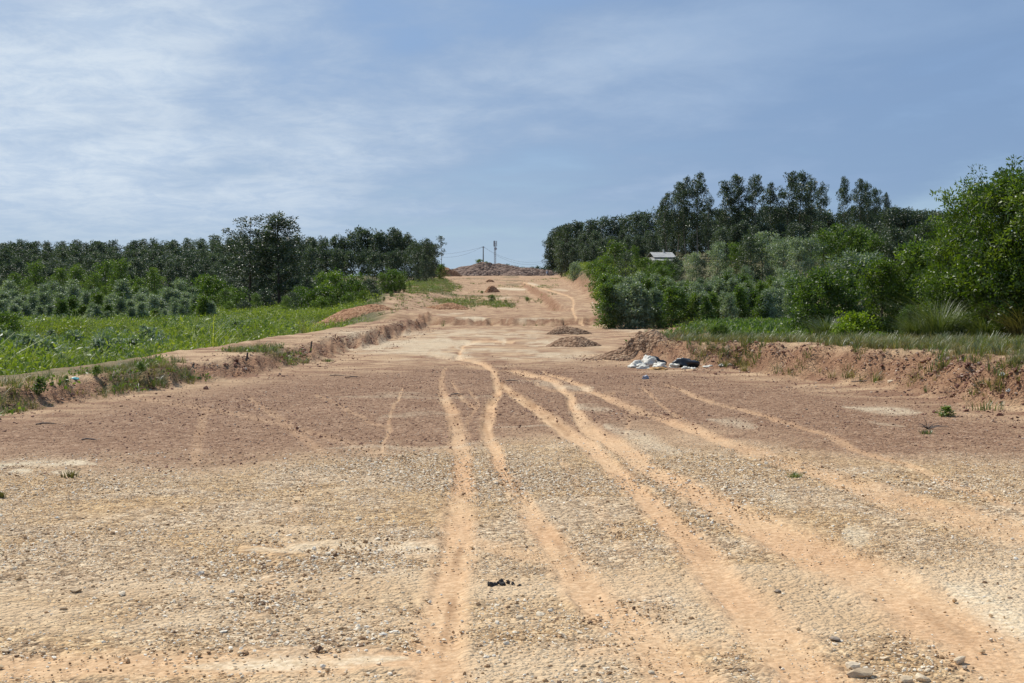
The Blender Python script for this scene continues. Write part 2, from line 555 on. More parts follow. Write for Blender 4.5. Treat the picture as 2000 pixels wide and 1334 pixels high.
def lines_mask(px, py, lines, soft=.5, taper=False):
    res = np.zeros(px.shape)
    for pts, amt in lines:
        P = np.array(pts, float)
        P[:, 2] *= np.interp(P[:, 1], [700, 900, 1100], [.72, .82, 1.0])
        # smooth the polyline
        n = len(P)
        if n > 2:
            tt = np.linspace(0, n - 1, n * 3)
            k = np.arange(n)
            P = np.stack([np.interp(tt, k, P[:, i]) for i in range(3)], 1)
            Pm = P.copy()
            Pm[1:-1] = (P[:-2] + 2 * P[1:-1] + P[2:]) / 4
            P = Pm
        lo, hi = P[:, :2].min(0) - P[:, 2].max() * 3, P[:, :2].max(0) + P[:, 2].max() * 3
        sel = np.where((px > lo[0]) & (px < hi[0]) & (py > lo[1]) & (py < hi[1]))[0]
        if not len(sel):
            continue
        qx, qy = px[sel], py[sel]
        best = np.full(len(sel), 1e9)
        ns = len(P) - 1
        for si, ((x0, y0, w0), (x1, y1, w1)) in enumerate(zip(P[:-1], P[1:])):
            dx, dy = x1 - x0, y1 - y0
            t = np.clip(((qx - x0) * dx + (qy - y0) * dy) / (dx * dx + dy * dy + 1e-9), 0, 1)
            d = np.hypot(qx - x0 - t * dx, qy - y0 - t * dy) / (w0 + t * (w1 - w0))
            if taper:
                d = d / (.15 + 1.05 * np.sin(np.pi * np.clip((si + t) / ns, 0, 1)) ** .7)
            best = np.minimum(best, d)
        v = amt * (1 - sst(1 - soft, 1 + soft, best))
        res[sel] = np.maximum(res[sel], v)
    return np.clip(res, 0, 1)


def zones(X, Y, Z, bank):
    """per-point ground zones"""
    px, py, dep = project(X, Y, Z)
    behind = dep < 1.5
    py = np.where(behind, 1600, py)
    px = np.where(behind, 1000 + X * 200, px)
    wx = fbm(X * 1.1, Y * .7, 101, 4)
    wy = fbm(X * 1.1, Y * .7, 151, 4)
    amp = np.clip((py - 560) / 12, 1, 45)
    amp = np.maximum(amp, np.where((py > 640) & (py < 715), 9, 0))
    qx, qy = px + wx * amp * .8, py + wy * amp * .6
    track = lines_mask(qx, qy, TRACKS, .6) * np.clip(1.0 + fbm(X * 1.6, Y * .5, 171, 4) * 1.4, .4, 1)
    tread = lines_mask(px + wx * amp * .5, py, TREADS, .7) * np.clip(.6 + fbm(X * 5, Y * 1.2, 181, 4) * 3.2, 0, 1)
    cream = lines_mask(qx, qy + wy * amp * .5, CREAM, .9, True)
    swirl = sst(636, 655, py + wx * 10) * (1 - sst(690, 712, py + wy * 20)) * sst(600, 720, px + wx * 90) * (1 - sst(1080, 1190, px + wy * 120))
    cream = np.maximum(cream, .75 * swirl * sst(-.10, .12, fbm(X * .55 + wx * 2.2, Y * .22 + wy * 2.2, 191, 4)))
    maroon = poly_inside(px + wx * 80, py + wy * 42 * np.clip((py - 740) / 120, .2, 1), MAROON, np.clip((py - 640) / 6, 3, 40))
    near = sst(845, 900, py + wy * 25) * (1 - maroon)
    gravel = near.copy()
    # sandy flats showing between the gravel close to the camera
    sandy = sst(-.06, .16, fbm(X * .6, Y * 1.2, 201, 4) + .10 * sst(1050, 1300, py)) * sst(900, 1120, py) * .9
    gravel = gravel * (1 - sandy)
    tl, bl, tr = ip(Y, TL), ip(Y, BL), ip(Y, TR)
    green = sst(.2, 1.6, bl - X + wx * 1.5) * (1 - .25 * sst(.1, .3, wy))
    gr = sst(.0, 1.4, X - tr - .9 + wx * 2.2) * np.where(Y < 36, .62, 0)
    gr2 = sst(0, 3, X - (4.6 + (Y - 36) * .16) + wx * 3.0) * sst(34, 40, Y) * .9
    er = ip(Y, ER)
    gr3 = sst(1.0, 4, (X - er) + wx * 4) * sst(70, 85, Y)
    green = np.maximum(np.maximum(green, gr), np.maximum(gr2 * (Y < 90), gr3))
    # weedy grass on the berm, patches on the far slope
    gb = sst(.04, .18, fbm(X * .5, Y * .35, 233, 4)) * (X < tl - .2) * (Y < 32) * .7
    gf = sst(.08, .2, fbm(X * .12, Y * .06, 243, 3)) * sst(82, 100, Y) * (X < 2) * .55
    green = np.clip(np.maximum(green, np.maximum(gb, gf)), 0, 1)
    orange = np.clip(bank * 1.2, 0, 1)
    return track, cream * (1 - green) * (1 - .85 * orange), maroon * (1 - orange) * (1 - green), gravel, green, orange, tread, near


def density_pts(n, x0, x1, y0, y1, rng):
    return rng.uniform(x0, x1, n), rng.uniform(y0, y1, n)


# ------------------------------------------------------------------ ground sheet
rowpx = np.arange(1560, 640, -2.0)
ys_near = CAM_Z * F_PX / (rowpx - HOR)
ys = np.concatenate([[-1200, -500, -200, -90, -40, -18, -8, -3, 0, 2, 3.2], ys_near[ys_near > 3.6],
                     np.geomspace(ys_near[-1] * 1.006, 640, 250), [720, 850, 1100, 1600, 2500, 4000]])
sc_ = np.linspace(-.42, .42, 780)
outr = np.array([.46, .52, .6, .75, 1.0, 1.4, 2.2, 4])
sx = np.concatenate([-outr[::-1], sc_, outr])
wv = np.maximum(ys, 3.5) + .3
wv = np.where(ys < 3.5, 3.8 + (3.5 - ys) * .3, wv)
GX = sx[None, :] * wv[:, None]
GY = np.repeat(ys[:, None], len(sx), 1)
GX, GY = GX.ravel(), GY.ravel()
GZ, GB = terrain(GX, GY)
ztr, zcr, zma, zgr, zgn, zor, ztd, znr = zones(GX, GY, GZ, GB)
# wheel ruts are pressed in a little, with churned edges
GZ = GZ - ztr * .020 * np.clip(GY / 10, .5, 2) + ztr * fbm(GX * 9, GY * 3, 301, 2) * .014
GZ = GZ + np.clip(ztr * (1 - ztr) * 4 - .25, 0, 1) * np.clip(.3 + fbm(GX * 5, GY * 4, 311, 3) * 3, 0, 1) * .028 * (GY < 30)
nr, nc = len(ys), len(sx)
ii = np.arange(nr * nc).reshape(nr, nc)
GQ = np.stack([ii[:-1, :-1], ii[:-1, 1:], ii[1:, 1:], ii[1:, :-1]], -1).reshape(-1, 4)

m_ground, g, go = new_mat('ground')
tcn = g.add('ShaderNodeTexCoord')
P3 = tcn.outputs['Object']
za = g.add('ShaderNodeAttribute', attribute_name='zone_a')
zb = g.add('ShaderNodeAttribute', attribute_name='zone_b')
sa = g.add('ShaderNodeSeparateColor')
sb = g.add('ShaderNodeSeparateColor')
g.l.new(za.outputs['Color'], sa.inputs[0])
g.l.new(zb.outputs['Color'], sb.inputs[0])
a_track, a_cream, a_maroon = sa.outputs
a_gravel, a_green, a_orange = sb.outputs
n_big = g.noise(P3, .45, 5, .6, .3)
n_mid = g.noise(P3, 3.2, 5, .65)
n_fine = g.noise(P3, 24, 4, .7)
n_str = g.add('ShaderNodeMapping')
n_str.inputs['Scale'].default_value = (.38, .50, 1)
g.l.new(P3, n_str.inputs[0])
n_streak = g.noise(n_str.outputs[0], 1.0, 6, .66, 2.2)


def voro(scale, feat='F1'):
    v = g.add('ShaderNodeTexVoronoi', feature=feat)
    v.inputs['Scale'].default_value = scale
    g.l.new(P3, v.inputs['Vector'])
    return v


v1, v2, v3 = voro(55), voro(22), voro(9)
sp1 = g.add('ShaderNodeSeparateColor')
g.l.new(v1.outputs['Color'], sp1.inputs[0])
sp2 = g.add('ShaderNodeSeparateColor')
g.l.new(v2.outputs['Color'], sp2.inputs[0])
sp3 = g.add('ShaderNodeSeparateColor')
g.l.new(v3.outputs['Color'], sp3.inputs[0])
spk = g.math('ADD', g.math('MULTIPLY', sp1.outputs[0], .4), g.math('ADD', g.math('MULTIPLY', sp2.outputs[0], .38), g.math('MULTIPLY', sp3.outputs[0], .22)))
# soil between stones
base = g.mix(g.rng(n_big, .35, .65), (.54, .375, .215), (.65, .50, .325))
far_tan = g.mix(g.rng(n_streak, .36, .64), (.26, .145, .085), (.54, .375, .225))
soil = g.mix(za.outputs['Alpha'], far_tan, base)
grav = g.ramp(spk, [(.12, (.12, .08, .045)), (.34, (.31, .215, .13)), (.55, (.51, .375, .23)), (.75, (.63, .50, .33)), (.95, (.74, .64, .47))])
n_pat = g.noise(P3, .8, 4, .6, .5)
grav = g.mix(1.0, grav, g.mix(g.rng(n_pat, .38, .62), (1.0, .90, .74), (1.06, 1.06, 1.08)), 'MULTIPLY')
c1 = g.mix(g.math('MULTIPLY', a_gravel, g.rng(n_mid, .25, .55, .55, 1.0)), soil, grav)
mar = g.ramp(spk, [(.15, (.11, .056, .030)), (.45, (.26, .148, .085)), (.7, (.35, .222, .138)), (.95, (.52, .385, .265))])
mar = g.mix(g.math('MULTIPLY', g.rng(n_streak, .5, .75), .45), mar, (.40, .25, .16))
c2 = g.mix(g.math('MULTIPLY', a_maroon, .95), c1, mar)
bankc = g.ramp(g.math('ADD', g.math('MULTIPLY', spk, .5), g.math('MULTIPLY', n_mid, .5)), [(.25, (.12, .058, .030)), (.5, (.275, .148, .082)), (.72, (.42, .26, .155))])
c3 = g.mix(g.math('MULTIPLY', a_orange, .95), c2, bankc)
trk = g.mix(g.rng(n_big, .35, .65), g.mix(g.rng(n_fine, .35, .7), (.50, .30, .155), (.60, .395, .23)), g.mix(g.rng(n_fine, .35, .7), (.54, .35, .19), (.64, .455, .275)))
tf = g.math('MULTIPLY', a_track, g.rng(n_mid, .22, .50, .55, 1.0))
c4 = g.mix(tf, c3, trk)
a_tread = g.add('ShaderNodeAttribute', attribute_name='tread')
c4 = g.mix(g.math('MULTIPLY', a_tread.outputs['Fac'], .8), c4, (.26, .14, .065))
crm = g.mix(g.rng(n_fine, .3, .7), (.58, .46, .29), (.70, .60, .44))
cf = g.math('MULTIPLY', a_cream, g.rng(n_mid, .28, .56, .25, 1.0))
c5 = g.mix(cf, c4, crm)
grn = g.mix(g.rng(n_mid, .35, .65), (.05, .06, .022), (.13, .125, .05))
gf_ = g.math('MULTIPLY', a_green, g.rng(n_fine, .25, .6, .55, 1.0))
c6 = g.mix(gf_, c5, grn)
# tonal mottling of the soil itself
c7 = g.mix(1.0, c6, g.mix(g.rng(n_fine, .25, .75), (.86, .84, .82), (1.1, 1.08, 1.05)), 'MULTIPLY')
pb = g.add('ShaderNodeBsdfPrincipled')
g.l.new(c7, pb.inputs['Base Color'])
pb.inputs['Roughness'].default_value = .92
pb.inputs['Specular IOR Level'].default_value = .2
hgt = g.math('ADD', g.math('MULTIPLY', v2.outputs['Distance'], -1.2), g.math('ADD', g.math('MULTIPLY', v1.outputs['Distance'], -.6), g.math('MULTIPLY', n_fine, .8)))
bmp = g.add('ShaderNodeBump')
bmp.inputs['Distance'].default_value = .03
g.l.new(g.math('MULTIPLY', g.math('SUBTRACT', 1.0, g.math('MULTIPLY', tf, .75)), .75), bmp.inputs['Strength'])
g.l.new(hgt, bmp.inputs['Height'])
g.l.new(bmp.outputs[0], pb.inputs['Normal'])
g.l.new(pb.outputs[0], go.inputs[0])

one = np.ones(len(GX))
ground_me = quad_mesh('ground', np.stack([GX, GY, GZ], 1), GQ, m_ground, True, {
    'zone_a': ('FLOAT_COLOR', np.stack([ztr, zcr, zma, znr], 1).astype(np.float32)),
    'zone_b': ('FLOAT_COLOR', np.stack([zgr, zgn, zor, one], 1).astype(np.float32)),
    'tread': ('FLOAT', ztd.astype(np.float32))})
ground = link(bpy.data.objects.new('ground', ground_me))
tag(ground, kind='structure', label='cleared strip of red and tan gravel ground with wheel tracks')


# ------------------------------------------------------------------ scatter with geometry nodes (uncountable cover only)
def scatter(name, label, pos, rot, scl, idx, protos, cat=None):
    me = bpy.data.meshes.new(name)
    n = len(pos)
    me.vertices.add(n)
    me.vertices.foreach_set('co', np.asarray(pos, np.float32).ravel())
    a = me.attributes.new('rot', 'FLOAT_VECTOR', 'POINT')
    a.data.foreach_set('vector', np.asarray(rot, np.float32).ravel())
    a = me.attributes.new('scl', 'FLOAT_VECTOR', 'POINT')
    a.data.foreach_set('vector', np.asarray(scl, np.float32).ravel())
    a = me.attributes.new('idx', 'INT', 'POINT')
    a.data.foreach_set('value', np.asarray(idx, np.int32))
    o = link(bpy.data.objects.new(name, me))
    pc = bpy.data.collections.new(name + '_shapes')
    for k, pm in enumerate(protos):
        pc.objects.link(bpy.data.objects.new('%s_shape_%02d' % (name, k), pm))
    ng = bpy.data.node_groups.new(name + '_scatter', 'GeometryNodeTree')
    ng.interface.new_socket('Geometry', in_out='INPUT', socket_type='NodeSocketGeometry')
    ng.interface.new_socket('Geometry', in_out='OUTPUT', socket_type='NodeSocketGeometry')
    gi, gout = ng.nodes.new('NodeGroupInput'), ng.nodes.new('NodeGroupOutput')
    iop = ng.nodes.new('GeometryNodeInstanceOnPoints')
    ci = ng.nodes.new('GeometryNodeCollectionInfo')
    ci.inputs['Collection'].default_value = pc
    ci.inputs['Separate Children'].default_value = True
    ci.inputs['Reset Children'].default_value = True

    def named(nm, typ):
        nd = ng.nodes.new('GeometryNodeInputNamedAttribute')
        nd.data_type = typ
        nd.inputs['Name'].default_value = nm
        return nd.outputs['Attribute']
    e2r = ng.nodes.new('FunctionNodeEulerToRotation')
    ng.links.new(named('rot', 'FLOAT_VECTOR'), e2r.inputs[0])
    ng.links.new(gi.outputs[0], iop.inputs['Points'])
    ng.links.new(ci.outputs[0], iop.inputs['Instance'])
    iop.inputs['Pick Instance'].default_value = True
    ng.links.new(named('idx', 'INT'), iop.inputs['Instance Index'])
    ng.links.new(e2r.outputs[0], iop.inputs['Rotation'])
    ng.links.new(named('scl', 'FLOAT_VECTOR'), iop.inputs['Scale'])
    ng.links.new(iop.outputs[0], gout.inputs[0])
    md = o.modifiers.new('scatter', 'NODES')
    md.node_group = ng
    tag(o, label, cat, kind='stuff')
    return o


# ------------------------------------------------------------------ stones
def stone_mesh(name, seed, mat, subdiv=1, flat=.6):
    bm = bmesh.new()
    bmesh.ops.create_icosphere(bm, subdivisions=subdiv, radius=.5)
    r = random.Random(seed)
    ph = [r.uniform(0, 6) for _ in range(6)]
    ax = (r.uniform(.8, 1.25), r.uniform(.7, 1.0), flat * r.uniform(.75, 1.2))
    planes = [Vector((r.gauss(0, 1), r.gauss(0, 1), r.gauss(0, 1))).normalized() for _ in range(9)]
    offs = [r.uniform(.24, .42) for _ in planes]
    for v in bm.verts:
        for pn, of in zip(planes, offs):
            d = v.co.dot(pn)
            if d > of:
                v.co -= pn * (d - of) * .92
        k = 1 + .10 * math.sin(5 * v.co.x + ph[0]) * math.sin(6 * v.co.y + ph[1]) + r.uniform(-.04, .04)
        v.co *= k
        v.co = Vector((v.co.x * ax[0], v.co.y * ax[1], v.co.z * ax[2]))
    me = bpy.data.meshes.new(name)
    bm.to_mesh(me)
    bm.free()
    me.materials.append(mat)
    return me


def stone_mat(name, stops):
    m, nt, o = new_mat(name)
    p = nt.add('ShaderNodeBsdfPrincipled')
    oi = nt.add('ShaderNodeObjectInfo')
    t = nt.add('ShaderNodeTexCoord')
    nz = nt.noise(t.outputs['Object'], 3.0, 4, .65)
    c = nt.ramp(oi.outputs['Random'], stops)
    c = nt.mix(1.0, c, nt.mix(nt.rng(nz, .3, .7), (.78, .74, .70), (1.12, 1.10, 1.06)), 'MULTIPLY')
    nt.l.new(c, p.inputs['Base Color'])
    p.inputs['Roughness'].default_value = .85
    p.inputs['Specular IOR Level'].default_value = .3
    nt.l.new(p.outputs[0], o.inputs[0])
    return m


M_STONE = stone_mat('stone_tan', [(0, (.15, .095, .06)), (.12, (.34, .21, .11)), (.35, (.54, .375, .205)), (.6, (.66, .52, .34)), (.82, (.76, .66, .50)), (1, (.86, .80, .68))])
M_STONER = stone_mat('stone_red', [(0, (.10, .045, .03)), (.3, (.24, .12, .08)), (.6, (.34, .19, .13)), (.85, (.42, .28, .19)), (1, (.58, .47, .36))])
M_STONEG = stone_mat('stone_grey', [(0, (.17, .14, .11)), (.5, (.28, .23, .18)), (1, (.40, .33, .26))])
STONES = [stone_mesh('gravel_stone_%d' % k, k, M_STONE, 1, .55) for k in range(8)]
STONESR = [stone_mesh('red_stone_%d' % k, 40 + k, M_STONER) for k in range(6)]


def stone_field(name, label, n, y0, y1, acc, protos, med, sig, lo, hi, rng, half=.42, pick=None):
    # area-uniform points in a wedge
    Y = np.sqrt(rng.uniform(y0 ** 2, y1 ** 2, n))
    X = rng.uniform(-1, 1, n) * (half * Y + .5)
    if pick:
        X, Y = pick(n)
    z, b = terrain(X, Y)
    zz = zones(X, Y, z, b)
    keep = rng.uniform(size=n) < acc(X, Y, z, b, zz)
    X, Y, z = X[keep], Y[keep], z[keep]
    k = len(X)
    s = np.clip(np.exp(rng.normal(math.log(med), sig, k)) * (.72 + 1.5 * np.clip(fbm(X * .8, Y * .6, 431, 3) + .12, 0, .5)), lo, hi)
    rot = np.stack([rng.normal(0, .22, k), rng.normal(0, .22, k), rng.uniform(0, 6.28, k)], 1)
    scatter(name, label, np.stack([X, Y, z + s * .06], 1), rot, np.repeat(s[:, None], 3, 1) * rng.uniform(.8, 1.2, (k, 3)), rng.integers(0, len(protos), k), protos, 'gravel')


def acc_tan(X, Y, z, b, zz):
    tr, cr, ma, gr, gn, orr, td, nr_ = zz
    patch = .20 + .55 * sst(-.14, .14, fbm(X * 1.3, Y * .8, 401, 4)) + .6 * sst(-.10, .16, fbm(X * .35, Y * .35, 411, 3))
    dens = (gr * .95 + .10 * (1 - ma)) * patch + .55 * gr * np.clip(4 * tr * (1 - tr) - .3, 0, 1) * sst(-.05, .15, fbm(X * 2, Y * 1.2, 421, 3))
    return np.clip(dens * (1 - .90 * tr) * (1 - .85 * cr) * (1 - orr), 0.010, 1) * (1 - .98 * ma)


stone_field('gravel', 'loose tan and cream gravel covering the foreground', 330000, 4.3, 15.5, acc_tan, STONES, .0122, .45, .006, .06, RNG)


def acc_red(X, Y, z, b, zz):
    tr, cr, ma, gr, gn, orr, td, nr_ = zz
    return np.clip(ma * .55 * (1 - .8 * tr) * (1 - .7 * cr) + .05 * (1 - gn) * (1 - nr_), 0, 1) * (Y > 9)


stone_field('red_gravel', 'fine reddish brown gravel across the middle ground', 120000, 9, 36, acc_red, STONESR, .020, .40, .01, .06, RNG)


def acc_bank(X, Y, z, b, zz):
    return np.clip(b * 1.2 + .06, 0, 1) * (Y < 68)


def pick_bank(n):
    Y = np.concatenate([RNG.uniform(13, 37, n * 3 // 5), RNG.uniform(13, 66, n - n * 3 // 5)])
    k = n * 3 // 5
    X = np.concatenate([ip(Y[:k], TR) + RNG.uniform(-1.1, 2.2, k), ip(Y[k:], TL) + RNG.uniform(-1.6, .9, n - k)])
    return X, Y


stone_field('bank_rubble', 'earth clods and stones on the cut banks', 90000, 14, 42, acc_bank, STONESR, .034, .5, .014, .17, RNG, pick=pick_bank)

# ------------------------------------------------------------------ trees
def tree_meshes(name, seed, h, r, base=.45, nbr=16, ncl=4, nlv=26, leaf=(.35, .13), crad=.55, mat=None, bark=None,
                shape='oval', trunk_r=.09, lean=.03, up=.5, fork=0, drop=.0, lsides=4, gap=.0):
    """tapered trunk with limbs (one mesh) and a crown of leaf faces in clumps (another)"""
    rng = np.random.default_rng(seed)
    tp = []
    ln = rng.normal(0, lean, 2)
    bend = rng.normal(0, lean * .6, 2)
    n = 7
    for i in range(n):
        f = i / (n - 1)
        tp.append((ln[0] * h * f + bend[0] * h * math.sin(f * 3), ln[1] * h * f + bend[1] * h * math.sin(f * 3), h * .94 * f))
    tp = np.array(tp)
    tr_ = [trunk_r * (1 - .85 * (i / (n - 1)) ** .9) + .004 for i in range(n)]
    tr_[0] *= 1.25
    tubes = [tube_arrays(tp, tr_, 6)]
    cl_c, cl_s = [], []

    def at(f):
        f = min(max(f, 0), 1) * (n - 1)
        i = min(int(f), n - 2)
        return tp[i] * (1 - (f - i)) + tp[i + 1] * (f - i)

    def prof(q):
        if shape == 'oval':
            return max(.18, math.sin(math.pi * min(.97, (q * .86 + .10))) ** .75)
        if shape == 'cone':
            return max(.12, (1 - q) ** .75 * min(1, .55 + q * 2.2))
        if shape == 'top':
            return max(.2, math.sin(math.pi * min(.95, q * .72 + .25)) ** .6)
        return 1.0
    for k in range(nbr):
        q = (k + rng.uniform(.1, .9)) / nbr
        if rng.uniform() < gap:
            continue
        f = base + (1 - base) * q
        p0 = at(f * .97 - (.10 * (1 - base)))
        az = k * 2.4 + rng.uniform(-.5, .5)
        L = r * prof(q) * rng.uniform(.65, 1.15)
        rise = L * up * rng.uniform(.4, 1.3) + (1 - q) * 0 + (.06 * h * q)
        p2 = p0 + np.array([math.cos(az) * L, math.sin(az) * L, rise - drop * L])
        p1 = (p0 + p2) / 2 + np.array([0, 0, .12 * L])
        br = max(.006, trunk_r * .34 * (1 - .6 * f))
        tubes.append(tube_arrays([p0, p1, p2], [br, br * .7, br * .3], lsides))
        for c in range(ncl):
            u = .35 + .65 * (c + rng.uniform(.2, 1.0)) / ncl
            pc = p0 * (1 - u) ** 2 + 2 * p1 * u * (1 - u) + p2 * u * u
            cl_c.append(pc + rng.normal(0, crad * .45, 3))
            cl_s.append(rng.uniform(.65, 1.2))
    for c in range(3):
        cl_c.append(at(.99) + rng.normal(0, crad * .5, 3) * np.array([1, 1, .6]))
        cl_s.append(.8)
    cl_c, cl_s = np.array(cl_c), np.array(cl_s)
    m = len(cl_c)
    cid = np.repeat(np.arange(m), nlv)
    off = rng.normal(size=(len(cid), 3))
    off /= np.linalg.norm(off, axis=1)[:, None]
    off *= rng.uniform(.25, 1, len(cid))[:, None] ** .7 * crad * cl_s[cid][:, None]
    off[:, 2] *= .75
    P = cl_c[cid] + off
    D = off / (np.linalg.norm(off, axis=1)[:, None] + 1e-6) + rng.normal(0, .55, off.shape) + np.array([0, 0, .25])
    L = leaf[0] * rng.uniform(.65, 1.25, len(cid))
    V, Q = leaf_arrays(P, D, L, leaf[1] * rng.uniform(.75, 1.25, len(cid)), rng)
    V[:, 2] = np.maximum(V[:, 2], .02)
    tint = np.clip(rng.normal(.45, .20, m)[cid] + rng.normal(0, .15, len(cid)), 0, 1)
    cm = quad_mesh(name + '_crown', V, Q, mat, False, {'tint': ('FLOAT', np.repeat(tint, 4).astype(np.float32))})
    tv, tq = join_arrays(tubes)
    tm = quad_mesh(name + '_trunk', tv, tq, bark or M_BARK, True)
    return tm, cm, float(V[:, 2].max())


class Kind:
    def __init__(self, name, n, seed, **kw):
        self.v = [tree_meshes('%s_%d' % (name, k), seed + k, **kw) for k in range(n)]
        self.k = 0

    def next(self):
        self.k = (self.k * 7 + 3 + random.randint(0, 20)) % len(self.v)
        return self.v[self.k]


def plant(name, kind, x, y, height, label, cat, group=None, wide=1.0, sink=.03, rz=None, mats=None, parts=('trunk', 'crown')):
    tm, cm, top = kind.next() if isinstance(kind, Kind) else kind
    o = bpy.data.objects.new(name, None)
    o.empty_display_size = .2
    link(o)
    s = height / top
    o.location = (x, y, tz(x, y) - sink)
    o.rotation_euler = (0, 0, random.uniform(0, 6.28) if rz is None else rz)
    o.scale = (s * wide, s * wide, s)
    tag(o, label, cat, group)
    link(bpy.data.objects.new(parts[0], tm), o)
    c = link(bpy.data.objects.new(parts[1], cm), o)
    if mats:
        c.material_slots[0].link = 'OBJECT'
        c.material_slots[0].material = mats
    return o


def by_top(name, kind, px, Y, top_py, label, cat, group=None, hmin=.4, **kw):
    x = x_at(px, Y)
    h = max(hmin, z_at(top_py, Y) - tz(x, Y))
    return plant(name, kind, x, Y, h, label, cat, group, **kw)


K_PLANT = Kind('plantation', 6, 100, h=11, r=1.9, base=.50, nbr=15, ncl=4, nlv=34, leaf=(.42, .17), crad=.72, mat=M_PLANT, bark=M_BARK, shape='oval', trunk_r=.10, up=.7)
K_FULL = Kind('canopy', 6, 150, h=11, r=2.3, base=.18, nbr=24, ncl=4, nlv=32, leaf=(.44, .18), crad=.80, mat=M_PLANT, bark=M_BARK, shape='oval', trunk_r=.10, up=.7)
K_TALL = Kind('tall', 5, 200, h=16, r=2.9, base=.34, nbr=24, ncl=5, nlv=46, leaf=(.38, .15), crad=.74, mat=M_TALL, bark=M_BARK, shape='top', trunk_r=.16, up=.6, gap=.12, lean=.04)
K_YOUNG = Kind('young', 6, 300, h=2.9, r=.85, base=.06, nbr=26, ncl=4, nlv=34, leaf=(.15, .055), crad=.24, mat=M_SILVER, bark=M_BARK, shape='cone', trunk_r=.03, up=.9)
K_BUSH = Kind('bush', 6, 400, h=3.0, r=1.5, base=.05, nbr=28, ncl=4, nlv=30, leaf=(.20, .085), crad=.36, mat=M_GREEN, bark=M_BARKD, shape='oval', trunk_r=.05, up=.6)
K_MID = Kind('mid', 6, 500, h=7.0, r=1.9, base=.15, nbr=26, ncl=4, nlv=34, leaf=(.26, .10), crad=.50, mat=M_GREEN, bark=M_BARKD, shape='oval', trunk_r=.08, up=.8)
K_SEED = Kind('seedling', 6, 600, h=1.2, r=.42, base=.12, nbr=15, ncl=3, nlv=9, leaf=(.16, .075), crad=.13, mat=M_SILVER, bark=M_BARK, shape='cone', trunk_r=.014, up=1.0)
K_FAR = Kind('far', 4, 700, h=9, r=2.6, base=.2, nbr=14, ncl=3, nlv=20, leaf=(.7, .3), crad=.9, mat=M_FAR, bark=M_BARKD, shape='oval', trunk_r=.12, up=.6)

# --- left hill plantation
rg = random.Random(3)
cand = []
for Y0, tp in ((232, 548), (246, 534), (260, 522), (276, 510), (292, 501), (310, 494), (330, 487), (350, 480), (372, 472), (394, 466)):
    px0 = -90
    while px0 < 600:
        px0 += 3.9 / Y0 * F_PX * rg.uniform(.75, 1.25)
        Yj = Y0 + rg.uniform(-5, 5)
        ttop = tp + rg.uniform(-4, 6) - (8 if px0 > 420 else 0) * (Y0 > 330) + 0.008 * max(0, 330 - px0)
        cand.append((px0, Yj, ttop))
show = sorted([c for c in cand if -20 < c[0] < 600], key=lambda c: c[1])
near_rows = show[:70]
ridge = [c for c in show[70:] if c[1] > 380] + [c for c in show[70:] if c[1] <= 380]
indiv = near_rows + ridge[:105]
chosen = set(id(c) for c in indiv)
for c in indiv:
    row = 'standing on the ridge of the left hill' if c[1] > 340 else 'on the lower slope of the left hill'
    by_top('plantation_tree', K_FULL, c[0], c[1], c[2], 'slender dark green plantation tree ' + row, 'tree',
           'plantation trees on the left hill ' + ('ridge' if c[1] > 340 else 'slope'), wide=rg.uniform(1.0, 1.25))
rest = [c for c in cand if id(c) not in chosen]


def wood(name, label, lst, kind):
    protos = []
    for k, (tm, cm, top) in enumerate(kind.v):
        bm = bmesh.new()
        bm.from_mesh(tm)
        nf = len(bm.faces)
        bm.from_mesh(cm)
        bm.faces.ensure_lookup_table()
        for i in range(nf, len(bm.faces)):
            bm.faces[i].material_index = 1
        me = bpy.data.meshes.new('wood_%d' % k)
        bm.to_mesh(me)
        bm.free()
        # carry the clump tint over
        a = me.attributes.get('tint')
        if a is None:
            t = np.concatenate([np.zeros(len(tm.vertices), np.float32), np.zeros(len(cm.vertices), np.float32)])
            src = np.zeros(len(cm.vertices), np.float32)
            cm.attributes['tint'].data.foreach_get('value', src)
            t[len(tm.vertices):] = src
            me.attributes.new('tint', 'FLOAT', 'POINT').data.foreach_set('value', t)
        me.materials.append(tm.materials[0])
        me.materials.append(cm.materials[0])
        protos.append(me)
    pos, rot, scl, idx = [], [], [], []
    for (px, Y, tp) in lst:
        x = x_at(px, Y)
        zz = tz(x, Y)
        k = rg.randrange(len(protos))
        s = max(.3, (z_at(tp, Y) - zz) / kind.v[k][2])
        pos.append((x, Y, zz))
        rot.append((0, 0, rg.uniform(0, 6.28)))
        scl.append((s * 1.1, s * 1.1, s))
        idx.append(k)
    scatter(name, label, pos, rot, scl, idx, protos, 'wood')


wood('wood', 'dense mass of plantation trees filling the left hillside', rest, K_FULL)

# --- left-centre ridge with clear trunks against the sky
for (px, tp) in ((612, 462), (636, 458), (655, 455), (674, 452), (690, 446), (704, 437), (720, 443), (735, 447), (750, 444), (765, 441), (779, 444), (792, 452), (804, 462), (628, 470), (667, 466), (728, 458), (757, 457), (786, 464)):
    by_top('plantation_tree', K_PLANT, px, 335 + rg.uniform(-6, 6), tp, 'slim plantation tree with bare trunk on the skyline left of the road', 'tree', 'skyline plantation trees left of the road', wide=.85)
for px in range(600, 860, 13):
    by_top('plantation_tree', K_FULL if px > 770 else K_PLANT, px + rg.uniform(-5, 5), 285 + rg.uniform(-9, 9), 484 + rg.uniform(-5, 6) - (10 if px > 800 else 0),
           'plantation tree in the front row below the skyline trees left of the road', 'tree', 'front row plantation trees left of the road', wide=.95)
for px, Y, tp in ((818, 262, 470), (833, 258, 462), (846, 262, 474), (828, 250, 492)):
    by_top('plantation_tree', K_FULL, px, Y, tp, 'dense dark tree at the right end of the left plantation', 'tree', 'trees at the end of the left plantation', wide=.85)
